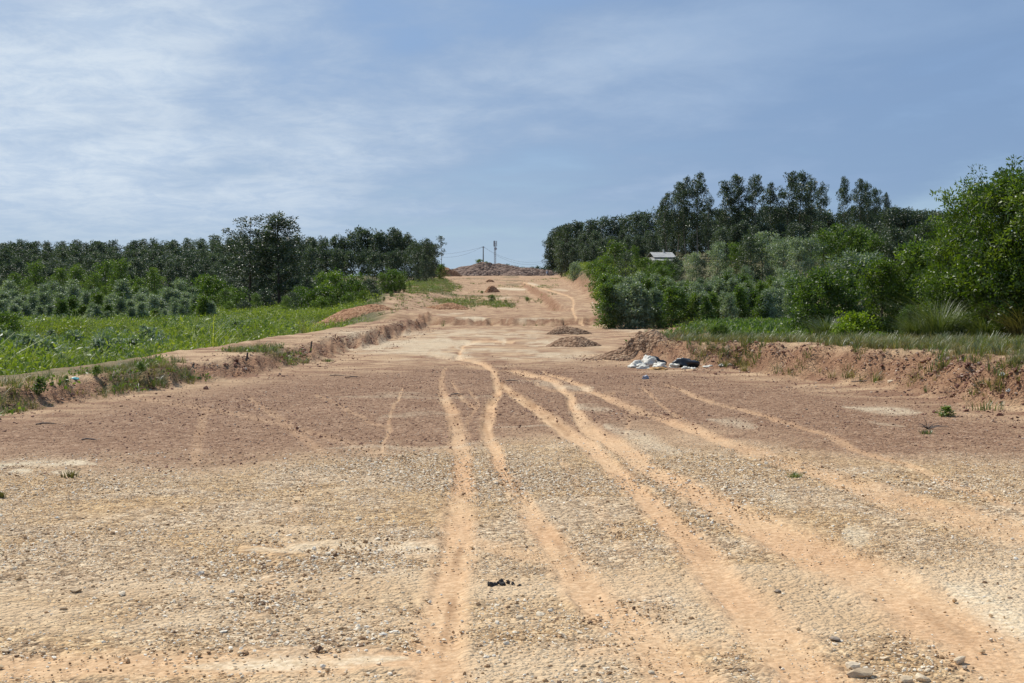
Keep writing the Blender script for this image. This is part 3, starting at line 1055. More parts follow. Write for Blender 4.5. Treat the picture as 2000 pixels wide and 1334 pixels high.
lone = tree_meshes('lone', 77, h=11, r=1.3, base=.62, nbr=9, ncl=3, nlv=22, leaf=(.34, .13), crad=.5, mat=M_TALL, bark=M_BARK, trunk_r=.11, lean=.03)
by_top('slender_tree', lone, 858, 300, 458, 'lone slender tree with bare pale trunk at the road crest', 'tree', rz=1.2)
by_top('bush', K_BUSH, 860, 300, 513, 'round dark bush at foot of lone slender tree', 'bush')

# --- the two tall open trees on the left
by_top('tall_tree', tree_meshes('tall_a', 215, h=16, r=4.0, base=.30, nbr=40, ncl=6, nlv=34, leaf=(.32, .13), crad=.66, mat=M_TALL, bark=M_BARKD, shape='top', trunk_r=.17, up=.55, gap=.18, lean=.015),
       489, 200, 416, 'tall open tree, left one of the pair rising above the left woods', 'tree', rz=.4, wide=1.4)
by_top('tall_tree', tree_meshes('tall_b', 229, h=16, r=3.6, base=.14, nbr=60, ncl=6, nlv=36, leaf=(.32, .13), crad=.66, mat=M_TALL, bark=M_BARKD, shape='top', trunk_r=.17, up=.6, gap=.08, lean=.012),
       546, 198, 411, 'tall leafy tree, right one of the pair rising above the left woods', 'tree', rz=2.0, wide=1.45)

# --- young silvery plantation and green saplings at the foot of the left hill
for row, (Y0, tp) in enumerate(((97, 590), (106, 582), (116, 575), (130, 568), (146, 562))):
    px0 = -30
    while px0 < 400 - row * 8:
        px0 += rg.uniform(13, 30)
        by_top('young_tree', K_YOUNG, px0, Y0 + rg.uniform(-3, 3), tp + rg.choice([-18, -9, -4, 2, 8, 16]) + rg.uniform(-4, 4), 'bushy young tree in the rows behind the left green field', 'tree', 'silvery young trees behind the left field', wide=rg.uniform(1.1, 1.5), mats=M_GREEN if rg.random() < .18 else None)
for px, Y, tp in ((60, 160, 552), (100, 165, 556), (165, 152, 560), (205, 158, 556), (272, 150, 537), (262, 152, 556), (180, 175, 530), (235, 185, 500), (205, 190, 505), (290, 170, 560), (320, 168, 562), (355, 160, 560), (120, 190, 520), (30, 180, 530), (350, 190, 540), (150, 200, 512), (70, 200, 505), (300, 200, 520)):
    by_top('sapling', K_MID, px, Y, tp, 'green bushy tree among the woods behind the silvery young trees', 'tree', 'green trees behind the silvery rows', wide=.95)
for px, Y, tp in ((405, 165, 530), (425, 170, 545), (380, 160, 555), (440, 150, 560), (415, 148, 575), (462, 160, 558), (500, 150, 570), (520, 165, 560), (590, 160, 555), (615, 150, 560), (600, 170, 535), (630, 175, 528), (655, 168, 520), (640, 150, 552), (668, 150, 545), (690, 165, 530), (700, 150, 548), (722, 155, 540), (745, 150, 530), (758, 152, 522), (772, 150, 520), (780, 148, 535), (790, 150, 552), (735, 140, 560), (708, 138, 566), (680, 138, 568), (650, 140, 570), (628, 138, 575), (560, 140, 575), (575, 145, 565), (480, 140, 582), (450, 138, 585), (800, 165, 550), (765, 130, 568), (750, 118, 582), (735, 122, 580)):
    by_top('bush', K_BUSH if rg.random() < .6 else K_MID, px, Y, tp, 'leafy green bush on the slope between tall tree pair and road', 'bush', 'bushes between the tall trees and the road',
           wide=rg.uniform(.9, 1.25), mats=rg.choice([M_GREEN, M_GREEN, M_NEAR, M_TALL]))
for px, Y, tp in ((12, 58, 600), (-20, 60, 590)):
    by_top('bush', K_BUSH, px, Y, tp, 'dark bush at left edge of the green field', 'bush', 'dark bushes at the left edge')

# --- right: plantation on the hill
for Y0, pts in ((448, ((1074, 470), (1080, 452), (1088, 440), (1098, 436))), (345, ((1098, 440), (1110, 433), (1124, 428), (1138, 430))), (330, ((1150, 424), (1165, 426), (1180, 420), (1196, 418), (1210, 422))),
                (310, ((1225, 415), (1240, 412), (1256, 408), (1270, 412), (1285, 405))), (290, ((1300, 408), (1318, 412), (1335, 415), (1350, 410), (1370, 412), (1388, 418), (1405, 408)))):
    for px, tp in pts:
        by_top('plantation_tree', K_FULL , px, Y0 + rg.uniform(-4, 4), tp, 'dark plantation tree on the skyline of the right hill beside the road crest', 'tree', 'skyline plantation trees on the right hill', wide=1.0)
for Y0, a, b, t0, t1 in ((322, 1096, 1180, 466, 446), (305, 1104, 1230, 476, 448), (285, 1120, 1300, 478, 446), (268, 1200, 1420, 462, 440)):
    px0 = a
    while px0 < b:
        tp = t0 + (t1 - t0) * (px0 - a) / (b - a) + rg.uniform(-6, 6)
        by_top('plantation_tree', K_FULL , px0, Y0 + rg.uniform(-4, 4), tp, 'dark plantation tree in the rows below the right hill skyline', 'tree', 'plantation trees on the right hill slope', wide=1.05)
        px0 += rg.uniform(15, 24)
px0 = 1400
while px0 < 1880:
    by_top('plantation_tree', K_FULL , px0, 275 + rg.uniform(-8, 8), 405 + rg.uniform(-8, 8) + max(0, px0 - 1730) * .08, 'dark tree in the canopy line below the tall trees of the right hill', 'tree', 'canopy trees below the tall right trees', wide=1.2)
    by_top('plantation_tree', K_FULL , px0 + 8, 240 + rg.uniform(-8, 8), 438 + rg.uniform(-10, 10), 'dark tree in the shaded wood under the tall right trees', 'tree', 'shaded trees under the tall right trees', wide=1.2)
    px0 += rg.uniform(16, 25)
ORD = 'first second third fourth fifth sixth seventh eighth ninth tenth eleventh twelfth thirteenth fourteenth fifteenth sixteenth seventeenth eighteenth'.split()
for io, (px, tp, wd) in enumerate(((1306, 372, .8), (1322, 352, .7), (1340, 340, .7), (1362, 332, .85), (1384, 378, .6), (1424, 350, .8), (1446, 336, .8), (1474, 338, .8), (1500, 352, .7), (1540, 333, .75), (1562, 331, .8), (1584, 340, .7), (1604, 352, .6), (1646, 342, .5), (1674, 346, .6), (1692, 350, .55), (1712, 362, .6), (1728, 374, .5))):
    by_top('tall_tree', K_TALL, px, 250 + rg.uniform(-8, 8), tp, ORD[io] + ' from the left of the tall trees above the right hill canopy', 'tree', 'tall trees above the right hill canopy', wide=wd)

for px, tp in ((1738, 398), (1752, 403), (1768, 400), (1783, 406), (1800, 404), (1816, 410), (1832, 408), (1848, 414), (1862, 410), (1878, 415)):
    by_top('plantation_tree', K_FULL, px, 225 + rg.uniform(-6, 6), tp, 'dark tree closing the canopy left of the tallest right edge tree', 'tree', 'canopy trees left of the right edge trees', wide=1.2)

# --- right: middle trees
MIDR = [(1198, 128, 466, 'K', 1.15, M_NEAR), (1182, 120, 492, 'K', 1.0, M_GREEN), (1178, 115, 510, 'B', 1.0, M_GREEN), (1220, 120, 486, 'K', .9, M_TALL), (1240, 150, 476, 'K', .6, M_GREEN),
        (1166, 150, 502, 'B', .9, M_GREEN), (1152, 175, 510, 'B', .9, M_GREEN), (1122, 210, 508, 'B', .8, M_SILVER), (1176, 135, 520, 'B', .9, M_GREEN), (1186, 104, 540, 'B', .8, M_NEAR), (1182, 108, 528, 'B', .8, M_NEAR),
        (1262, 150, 500, 'B', .9, M_GREEN), (1282, 155, 503, 'B', .9, M_GREEN), (1301, 160, 501, 'B', .9, M_GREEN), (1318, 150, 498, 'B', .9, M_TALL), (1272, 135, 512, 'B', .8, M_GREEN), (1290, 128, 516, 'B', .9, M_GREEN), (1312, 130, 510, 'B', .8, M_GREEN), (1330, 125, 505, 'K', .8, M_TALL), (1352, 120, 490, 'K', 1.0, M_SILVER), (1372, 118, 500, 'K', .9, M_TALL),
        (1398, 120, 468, 'K', .85, M_SILVER), (1416, 122, 480, 'K', .8, M_TALL), (1440, 120, 470, 'K', .9, M_GREEN), (1462, 118, 455, 'K', 1.0, M_TALL), (1488, 118, 448, 'K', 1.0, M_SILVER), (1512, 116, 455, 'K', 1.0, M_SILVER),
        (1535, 114, 462, 'K', .9, M_SILVER), (1560, 112, 458, 'K', .9, M_SILVER), (1585, 112, 455, 'K', .9, M_SILVER), (1608, 120, 442, 'K', .9, M_GREEN), (1632, 122, 434, 'K', .9, M_GREEN), (1655, 120, 440, 'K', .9, M_GREEN), (1678, 120, 436, 'K', .9, M_GREEN),
        (1700, 118, 448, 'K', .9, M_GREEN), (1722, 120, 452, 'K', .9, M_TALL), (1746, 118, 440, 'K', .9, M_TALL), (1770, 118, 446, 'K', .9, M_TALL), (1795, 118, 430, 'K', .9, M_TALL), (1820, 118, 418, 'K', .9, M_GREEN),
        (1270, 118, 545, 'B', .8, M_GREEN), (1300, 110, 552, 'B', .8, M_GREEN), (1340, 105, 545, 'B', .8, M_GREEN), (1420, 100, 520, 'K', .8, M_SILVER), (1455, 98, 515, 'K', .9, M_SILVER), (1395, 100, 535, 'B', .8, M_SILVER), (1500, 95, 512, 'K', .9, M_TALL), (1528, 92, 520, 'K', .8, M_SILVER)]
DESC = {id(M_NEAR): 'deep green', id(M_GREEN): 'fresh green', id(M_TALL): 'dull dark green', id(M_SILVER): 'silvery green'}
seen = {}
for px, Y, tp, k, wd, mt in sorted(MIDR, key=lambda r: r[0]):
    d, kd = DESC[id(mt)], 'tree' if k == 'K' else 'bush'
    where = 'on the cut slope beside the road' if px < 1250 else 'around the house' if px < 1345 else 'on the middle slope of the right hill'
    nth = seen[(d, kd, where)] = seen.get((d, kd, where), 0) + 1
    by_top(kd, K_MID if k == 'K' else K_BUSH, px, Y, tp, '%s from left of %s %s %s' % (ORD[nth - 1], d, 'trees' if k == 'K' else 'bushes', where), kd,
           '%s %s %s' % (d, 'trees' if k == 'K' else 'bushes', where), wide=wd, mats=mt)

# --- right: rows of young trees at the edge of the green flat
for Y0, pts in ((66, [(1192, 545), (1212, 552), (1236, 548), (1262, 556), (1288, 560), (1312, 552), (1340, 566), (1366, 562), (1392, 568), (1418, 560), (1446, 556), (1472, 562), (1498, 556), (1522, 560), (1546, 556)]),
                (73, [(1186, 530), (1204, 535), (1226, 536), (1250, 530), (1276, 545), (1300, 536), (1326, 548), (1354, 545), (1380, 552), (1406, 545), (1432, 540), (1460, 542), (1486, 545), (1512, 538), (1536, 540)]),
                (82, [(1212, 540), (1244, 534), (1284, 532), (1330, 545), (1370, 540), (1420, 532), (1450, 528), (1500, 532), (1540, 525)])):
    for i, (px, tp) in enumerate([q_ for p_ in pts for q_ in (p_, (p_[0] + 12, p_[1] + 5))]):
        mt = rg.choice([M_SILVER, M_SILVER, M_GREEN])
        by_top('young_tree', K_YOUNG, px + rg.uniform(-4, 4), Y0 + rg.uniform(-2, 2), tp + rg.uniform(-5, 5), ('silvery' if mt is M_SILVER else 'fresh green') + ' young tree in the thicket beside the tan flat', 'tree',
               ('silvery' if mt is M_SILVER else 'green') + ' young trees in the right thicket', wide=1.15, mats=mt)

# --- right: large bushes and trees close behind the bank
NEAR = dict(mat=M_NEAR, bark=M_BARKD, shape='oval', leaf=(.115, .040), lsides=4)
n1 = tree_meshes('near_a', 811, h=2.4, r=1.05, base=.04, nbr=46, ncl=5, nlv=38, crad=.22, trunk_r=.035, up=.8, **NEAR)
n2 = tree_meshes('near_b', 823, h=2.6, r=.85, base=.04, nbr=44, ncl=5, nlv=36, crad=.20, trunk_r=.03, up=1.0, **NEAR)
n3 = tree_meshes('near_c', 835, h=4.2, r=1.35, base=.05, nbr=64, ncl=6, nlv=42, crad=.25, trunk_r=.05, up=.9, **NEAR)
n4 = tree_meshes('near_d', 847, h=4.6, r=1.5, base=.05, nbr=70, ncl=6, nlv=42, crad=.26, trunk_r=.06, up=1.0, **NEAR)
for kd, px, Y, tp, lab, mt, wd in (
        (n1, 1602, 38, 515, 'wide leafy bush behind the bank, left of the silvery bush', M_GREEN, 1.0),
        (n2, 1572, 41, 545, 'small dark bush at the left end of the bushes on the bank', M_NEAR, 1.0),
        (n2, 1672, 42, 478, 'pale silvery bush behind the bank between two green bushes', M_SILVER, 1.1),
        (n1, 1640, 40, 520, 'dark green bush in front of the pale silvery bush', M_NEAR, .8),
        (n2, 1722, 37, 492, 'upright dark bush above the lime green shrub', M_NEAR, .95),
        (n1, 1762, 39, 525, 'low dark bush between upright bush and tall right trees', M_NEAR, .8),
        (n2, 1800, 37, 455, 'leafy tree left of the tall right trees, behind the tall grass', M_GREEN, 1.05),
        (n3, 1848, 34, 420, 'tree leaning over the largest tall grass clump', M_NEAR, .85),
        (n3, 1895, 33, 345, 'feathery topped tree, second from the right edge', M_NEAR, .9),
        (n4, 1968, 31, 292, 'tallest leafy tree at the right edge of the view', M_NEAR, .95),
        (n3, 2040, 30, 320, 'leafy tree cut by the right edge of the view', M_NEAR, 1.1),
        (n1, 1930, 31.5, 470, 'dark bush at the foot of the tallest right tree', M_NEAR, 1.0),
        (n1, 1860, 32.5, 520, 'dark bush directly behind the tall grass clumps', M_NEAR, .9),
        (n1, 1990, 30, 480, 'shaded bush at the right edge under the tallest tree', M_NEAR, .9),
        (n1, 1775, 33.5, 590, 'low green bush at the left side of the tall grass', M_GREEN, .7)):
    by_top('bush' if 'bush' in lab else 'leafy_tree', kd, px, Y, tp, lab, 'bush' if 'bush' in lab else 'tree', wide=wd, mats=mt)
lime = tree_meshes('lime', 861, h=.8, r=.55, base=.03, nbr=26, ncl=4, nlv=20, leaf=(.085, .055), crad=.14, mat=M_LIME, bark=M_BARKD, shape='oval', trunk_r=.015, up=.5)
by_top('lime_shrub', lime, 1672, 33.5, 602, 'bright lime green shrub behind the grassy bank', 'shrub', wide=.95, mats=M_LIME)
by_top('lime_shrub', lime, 1648, 33.0, 626, 'small lime green shrub at left foot of the larger one', 'shrub', wide=1.2)
for px, tp, lab in ((1410, 628, 'low dark shrub at the near end of the right bank'), (1395, 640, 'small leafy shrub left of the low dark shrub on the bank')):
    by_top('shrub', n1, px, 33.5, tp, lab, 'shrub', wide=.9, mats=M_GREEN)

# --- seedlings in the left green field
for i, (px, Y, tp) in enumerate(((62, 42, 640), (98, 40, 652), (18, 50, 640), (140, 52, 640), (215, 56, 636), (385, 70, 632), (340, 75, 626), (40, 44, 662), (125, 42, 672), (190, 44, 655), (202, 43, 648), (232, 46, 655), (262, 47, 650), (175, 46, 668), (290, 52, 632), (305, 54, 640), (330, 58, 648), (355, 60, 650), (250, 60, 640), (398, 62, 650), (420, 66, 648), (466, 70, 620), (474, 62, 650), (490, 60, 652), (505, 58, 655), (520, 62, 650), (440, 75, 640), (282, 70, 630), (150, 60, 642), (100, 66, 640), (370, 90, 622))):
    by_top('seedling', K_SEED, px, Y, tp, 'knee high glossy leaved seedling in the left green field', 'seedling', 'seedlings in the left green field', wide=1.35)

# --- far tree line beyond the crest
for px, tp in list(zip(range(985, 1085, 8), (514, 516, 517, 518, 520, 522, 521, 520, 518, 520, 518, 516, 516))) + [(905, 520), (893, 526), (918, 524), (930, 519), (938, 522), (925, 527), (880, 524), (870, 528)]:
    by_top('far_tree', K_FAR, px, 640 + rg.uniform(-25, 25), tp, 'small hazy tree in the tree line beyond the crest', 'tree', 'tree line beyond the crest', wide=1.3)

# ------------------------------------------------------------------ heaps
def heap(name, label, cat, px, py_base, wpx, hpx, seed, mat, depth=.8, Y=None, rough=.5):
    if Y is None:
        x, y, z = hit(px, py_base)
    else:
        x, y = x_at(px, Y), Y
        z = tz(x, y)
    wm, hm = wpx / F_PX * y, hpx / F_PX * y
    n = 84
    u = np.linspace(-1.45, 1.45, n)
    U, Vv = np.meshgrid(u, u)
    ang = np.arctan2(Vv, U)
    rr = np.hypot(U, Vv) * (1 + .18 * np.sin(ang * 3 + seed) + .10 * np.sin(ang * 5 + seed * 2))
    prof = np.clip(1 - rr, 0, 1)
    prof = .86 * (1 - (1 - prof) ** 1.9)
    lump = fbm(U * 3 + seed, Vv * 3, 500 + seed, 4)
    Z = hm * (prof * (1 + rough * lump) + .10 * rough * fbm(U * 14, Vv * 14, 540 + seed, 3) * (prof > 0))
    Xw, Yw = U * wm / 2 * 1.1, Vv * wm / 2 * depth
    base = terrain(x + Xw.ravel(), y + wm * depth * .25 + Yw.ravel())[0].reshape(n, n) - z
    Zt = base + np.where(prof > 0, Z, -.06 * hm - .02)
    ii = np.arange(n * n).reshape(n, n)
    Q = np.stack([ii[:-1, :-1], ii[:-1, 1:], ii[1:, 1:], ii[1:, :-1]], -1).reshape(-1, 4)
    inside = (prof.ravel()[Q] > 0).any(1)
    me = quad_mesh(name, np.stack([Xw.ravel(), Yw.ravel() + wm * depth * .25, Zt.ravel()], 1), Q[inside], mat, True)
    o = link(bpy.data.objects.new(name, me))
    o.location = (x, y, z)
    tag(o, label, cat)
    return o


def rubble_mat(name, a, b, c, scale):
    m, nt, o = new_mat(name)
    p = nt.add('ShaderNodeBsdfPrincipled')
    t = nt.add('ShaderNodeTexCoord')
    v = nt.add('ShaderNodeTexVoronoi')
    v.inputs['Scale'].default_value = scale
    nt.l.new(t.outputs['Object'], v.inputs['Vector'])
    s_ = nt.add('ShaderNodeSeparateColor')
    nt.l.new(v.outputs['Color'], s_.inputs[0])
    nz = nt.noise(t.outputs['Object'], scale * .4, 5, .65)
    f = nt.math('ADD', nt.math('MULTIPLY', s_.outputs[0], .6), nt.math('MULTIPLY', nz, .4))
    nt.l.new(nt.ramp(f, [(.2, a), (.5, b), (.85, c)]), p.inputs['Base Color'])
    p.inputs['Roughness'].default_value = .95
    p.inputs['Specular IOR Level'].default_value = .15
    bp = nt.add('ShaderNodeBump')
    bp.inputs['Strength'].default_value = 1.0
    bp.inputs['Distance'].default_value = .6 / scale
    nt.l.new(nt.math('SUBTRACT', nz, v.outputs['Distance']), bp.inputs['Height'])
    nt.l.new(bp.outputs[0], p.inputs['Normal'])
    nt.l.new(p.outputs[0], o.inputs[0])
    return m


M_HEAP = rubble_mat('heap_gravel', (.10, .055, .03), (.25, .15, .09), (.40, .28, .18), 16)
M_HEAPO = rubble_mat('heap_orange', (.18, .085, .04), (.34, .18, .095), (.46, .28, .16), 8)
M_ROCK = rubble_mat('heap_rock', (.07, .045, .035), (.165, .110, .082), (.28, .205, .16), 1.3)
heap('gravel_heap', 'larger brown gravel heap at the right of the cleared strip', 'gravel heap', 1122, 676, 100, 20, 3, M_HEAP)
heap('gravel_heap', 'smaller brown gravel heap behind the larger heap', 'gravel heap', 1104, 653, 76, 17, 5, M_HEAP)
heap('gravel_heap', 'brown gravel heap joined to the near end of the right bank', 'gravel heap', 1248, 700, 150, 25, 8, M_HEAP, depth=.55)
heap('earth_mound', 'long orange earth mound beside the left berm', 'earth mound', 665, 634, 150, 27, 11, M_HEAPO, depth=1.0, Y=92, rough=.3)
heap('earth_mound', 'low brown earth mound in front of the far grass patch', 'earth mound', 880, 604, 72, 13, 14, M_HEAPO)
heap('earth_heap', 'small pointed earth heap on the far slope', 'earth heap', 960, 571, 26, 14, 17, M_HEAPO, rough=.7)
heap('earth_heap', 'tiny earth heap below the rubble mound', 'earth heap', 957, 551, 14, 6, 19, M_HEAPO)
heap('rubble_mound', 'large grey rubble mound at the crest of the road', 'rubble mound', 950, 548, 185, 27, 23, M_ROCK, depth=.8, Y=432, rough=.9)
heap('rubble_mound', 'low grey rubble mound to the right of the large mound', 'rubble mound', 1030, 545, 130, 17, 29, M_ROCK, depth=.6, Y=428, rough=.6)
heap('rubble_mound', 'low dark rubble mound to the left of the large mound', 'rubble mound', 895, 545, 110, 15, 31, M_ROCK, depth=.6, Y=430, rough=.6)
heap('earth_mound', 'reddish earth mound under the lone slender tree', 'earth mound', 862, 545, 56, 20, 37, M_HEAPO, depth=.7, Y=400, rough=.9)
plant('bush', K_BUSH, x_at(936, 436), 436, 2.6, 'bush on top of the rubble mound at foot of utility pole', 'bush', sink=-3.0)
plant('bush', K_BUSH, x_at(950, 437), 437, 1.9, 'small bush on the rubble mound right of utility pole', 'bush', sink=-3.0)
for px, py, hpx, lab in ((961, 590, 17, 'dark round bush alone in the far grass patch'), (1030, 588, 9, 'small green shrub right of the far grass patch'), (941, 573, 6, 'tiny shrub left of the small pointed earth heap'), (988, 592, 8, 'low shrub at right end of the far grass patch'), (1190, 700, 13, 'tiny dark shrub at the foot of the spoil ridge')):
    x, y, z = hit(px, py)
    plant('shrub', K_BUSH, x, y, hpx / F_PX * y, lab, 'shrub', mats=M_GREEN, wide=1.2)

# ------------------------------------------------------------------ grass and weeds
def tuft_mesh(name, seed, n, h, spread, wdt, mat, lean=.5, segs=2):
    rng = np.random.default_rng(seed)
    V, Q = [], []
    tint = []
    for k in range(n):
        a = rng.uniform(0, 6.28)
        rr = rng.uniform(0, spread) ** 1.0
        p = np.array([math.cos(a) * rr, math.sin(a) * rr, 0])
        d = np.array([math.cos(a + rng.normal(0, .6)), math.sin(a + rng.normal(0, .6)), 0])
        s_ = np.array([-d[1], d[0], 0])
        hh = h * rng.uniform(.5, 1.1)
        ln = lean * rng.uniform(.3, 1.3) * hh
        o = len(V)
        for i in range(segs + 1):
            f = i / segs
            c = p + d * ln * f ** 2 + np.array([0, 0, hh * (f - .28 * lean * f ** 2.5)])
            ww = wdt * (1 - .85 * f) * rng.uniform(.9, 1.1)
            V.append(c + s_ * ww / 2)
            V.append(c - s_ * ww / 2)
        tt = np.clip(rng.normal(.5, .22), 0, 1)
        tint += [tt] * (2 * (segs + 1))
        for i in range(segs):
            Q.append((o + 2 * i, o + 2 * i + 1, o + 2 * i + 3, o + 2 * i + 2))
    return quad_mesh(name, np.array(V), np.array(Q), mat, False, {'tint': ('FLOAT', np.array(tint, np.float32))})


def weed_mesh(name, seed, n, h, spread, leaf, mat):
    rng = np.random.default_rng(seed)
    P = rng.normal(size=(n, 3)) * np.array([spread, spread, 0])
    P[:, 2] = rng.uniform(.02, h, n) ** 1.0
    D = rng.normal(size=(n, 3)) + np.array([0, 0, .6])
    V, Q = leaf_arrays(P, D, leaf[0] * rng.uniform(.6, 1.3, n), leaf[1] * rng.uniform(.7, 1.2, n), rng)
    t = np.clip(rng.normal(.5, .2, n), 0, 1)
    return quad_mesh(name, V, Q, mat, False, {'tint': ('FLOAT', np.repeat(t, 4).astype(np.float32))})


T_DRY = [tuft_mesh('dry_tuft_%d' % k, 900 + k, 16, .20, .09, .010, M_DRY, .7) for k in range(4)]
T_GRN = [tuft_mesh('green_tuft_%d' % k, 920 + k, 16, .24, .09, .012, M_GRASS, .6) for k in range(4)]
W_WEED = [weed_mesh('weed_%d' % k, 940 + k, 70, .42, .20, (.085, .034), M_WEED) for k in range(4)] + [tuft_mesh('weed_grass_%d' % k, 960 + k, 34, .55, .22, .012, M_WEED, .7, 3) for k in range(4)]
W_MIX = [tuft_mesh('field_dry_%d' % k, 1200 + k, 30, .5, .22, .012, M_DRY, .7, 3) for k in range(2)] + [weed_mesh('field_dark_%d' % k, 1210 + k, 60, .4, .2, (.08, .035), M_GREEN) for k in range(2)]
W_TALL = [weed_mesh('tall_weed_%d' % k, 990 + k, 60, .75, .16, (.11, .045), m_) for k, m_ in enumerate((M_SILVER, M_GREEN, M_WEED))]
W_LOW = [weed_mesh('low_weed_%d' % k, 980 + k, 26, .16, .14, (.09, .05), M_GREEN) for k in range(3)]


def cover(name, label, n, sample, acc, protos, s0, s1, cat='grass', clump=0.0):
    X, Y = sample(n)
    z, b = terrain(X, Y)
    keep = RNG.uniform(size=n) < acc(X, Y, z, b)
    X, Y, z = X[keep], Y[keep], z[keep]
    k = len(X)
    s = RNG.uniform(s0, s1, k) * np.clip(1 + clump * fbm(X * .45, Y * .3, 77, 4) * 4, .3, 2.4)
    rot = np.stack([RNG.normal(0, .12, k), RNG.normal(0, .12, k), RNG.uniform(0, 6.28, k)], 1)
    scatter(name, label, np.stack([X, Y, z - .01], 1), rot, np.stack([s, s, s * RNG.uniform(.7, 1.2, k)], 1), RNG.integers(0, len(protos), k), protos, cat)


def box_sample(x0, x1, y0, y1):
    return lambda n: (RNG.uniform(x0, x1, n), RNG.uniform(y0, y1, n))


def wedge(s0, s1, y0, y1):
    def f(n):
        Y = np.sqrt(RNG.uniform(y0 ** 2, y1 ** 2, n))
        return RNG.uniform(s0, s1, n) * Y, Y
    return f


def acc_rbank(X, Y, z, b):
    d = X - ip(Y, TR)
    nz = fbm(X * .8, Y * .8, 601, 4)
    top = sst(.6, 1.3, d + nz * 1.8) * np.clip(.55 + nz * 2.2, .05, 1)
    face = (d > 0) * (b > .25) * sst(.03, .16, nz) * .9
    return np.maximum(top, face) * (Y < 38)


cover('bank_grass', 'short dry grass on top of the right bank', 26000, box_sample(3, 16, 17, 38), acc_rbank, T_DRY + T_GRN[:2], .4, 1.3)
cover('flat_grass', 'low green grass on the flat before the young trees', 26000, wedge(.09, .45, 36, 64),
      lambda X, Y, z, b: sst(-.5, 2.0, X - (4.4 + (Y - 36) * .16) + fbm(X * .4, Y * .2, 611, 3) * 6), T_GRN + W_LOW, .9, 1.7)
cover('left_weeds', 'bright green weeds filling the left field', 60000, wedge(-.44, -.08, 24, 98),
      lambda X, Y, z, b: sst(.4, 2.5, ip(Y, BL) - X) * (1 - sst(-.185, -.15, X / Y) * sst(55, 72, Y)) * np.clip(.75 + fbm(X * .15, Y * .1, 621, 3) * 1.5, .15, 1), W_WEED + W_MIX, .45, 1.15, 'weeds', clump=1.0)
cover('tall_weeds', 'taller pale leaved weeds scattered through the left field', 9000, wedge(-.44, -.12, 30, 110),
      lambda X, Y, z, b: sst(1.0, 3.5, ip(Y, BL) - X) * sst(-.06, .12, fbm(X * .16, Y * .10, 721, 3)) * (1 - sst(-.2, -.165, X / Y) * sst(50, 65, Y)), W_TALL, .5, 1.25, 'weeds')
cover('berm_grass', 'patchy grass and low weeds along the left berm', 16000, box_sample(-11.5, -4.5, 13, 33),
      lambda X, Y, z, b: (X < ip(Y, TL) - .05) * (X > ip(Y, BL) + .9) * sst(.00, .16, fbm(X * .5, Y * .35, 233, 4) + .10 * (Y < 21)) * .55, T_GRN + T_DRY + T_DRY + W_LOW[:1], .35, .95)


def acc_far(X, Y, z, b):
    px, py, d = project(X, Y, z)
    nz = fbm(X * .18, Y * .08, 641, 3)
    m1 = poly_inside(px + nz * 50, py + nz * 6, [(855, 583), (905, 586), (960, 582), (1005, 594), (1010, 601), (930, 603), (860, 596), (845, 590)], 5)
    m2 = poly_inside(px + nz * 40, py + nz * 8, [(760, 545), (850, 540), (905, 562), (880, 572), (800, 575), (780, 560)], 5)
    m3 = .22 * poly_inside(px + nz * 40, py + nz * 8, [(765, 575), (850, 572), (860, 600), (765, 606)], 4)
    m4 = .12 * poly_inside(px + nz * 20, py + nz * 6, [(835, 640), (1090, 640), (1150, 628), (1090, 634), (840, 634)], 2)
    m5 = .10 * (nz > .12) * (Y > 72)
    return np.clip(np.maximum.reduce([m1, m2, m3, m4, m5]), 0, 1) * np.clip(.6 + fbm(X * .7, Y * .25, 671, 3) * 3, .05, 1)


cover('slope_grass', 'scrubby grass patches on the far cleared slope', 60000, wedge(-.10, .035, 64, 330), acc_far, T_GRN[:2] + T_DRY + W_LOW[:1], .8, 1.6)
cover('cut_slope_plants', 'low weeds on the cut slope right of the trail', 16000, wedge(.03, .095, 76, 330),
      lambda X, Y, z, b: sst(3.0, 7, (X - ip(Y, ER)) + fbm(X * .2, Y * .1, 651, 3) * 9) * .8, W_WEED[:4] + W_LOW, 1.2, 2.4, 'weeds')
cover('left_slope_plants', 'scrub filling the slope below the bushes left of the road', 22000, wedge(-.30, -.055, 112, 260),
      lambda X, Y, z, b: sst(1.5, 6, ip(Y, BL) - X + fbm(X * .2, Y * .1, 661, 3) * 6) * .8, W_WEED[:4] + W_LOW, 1.1, 2.3, 'weeds')
cover('left_strip_grass', 'low grass strip between the left berm and the earth mound', 14000, wedge(-.22, -.06, 58, 125),
      lambda X, Y, z, b: sst(1.0, 4, ip(Y, BL) - X + fbm(X * .2, Y * .1, 681, 3) * 5) * np.clip(.5 + fbm(X * .3, Y * .15, 691, 3) * 3, .05, 1), T_GRN + T_DRY[:2] + W_LOW[:1], .7, 1.3)

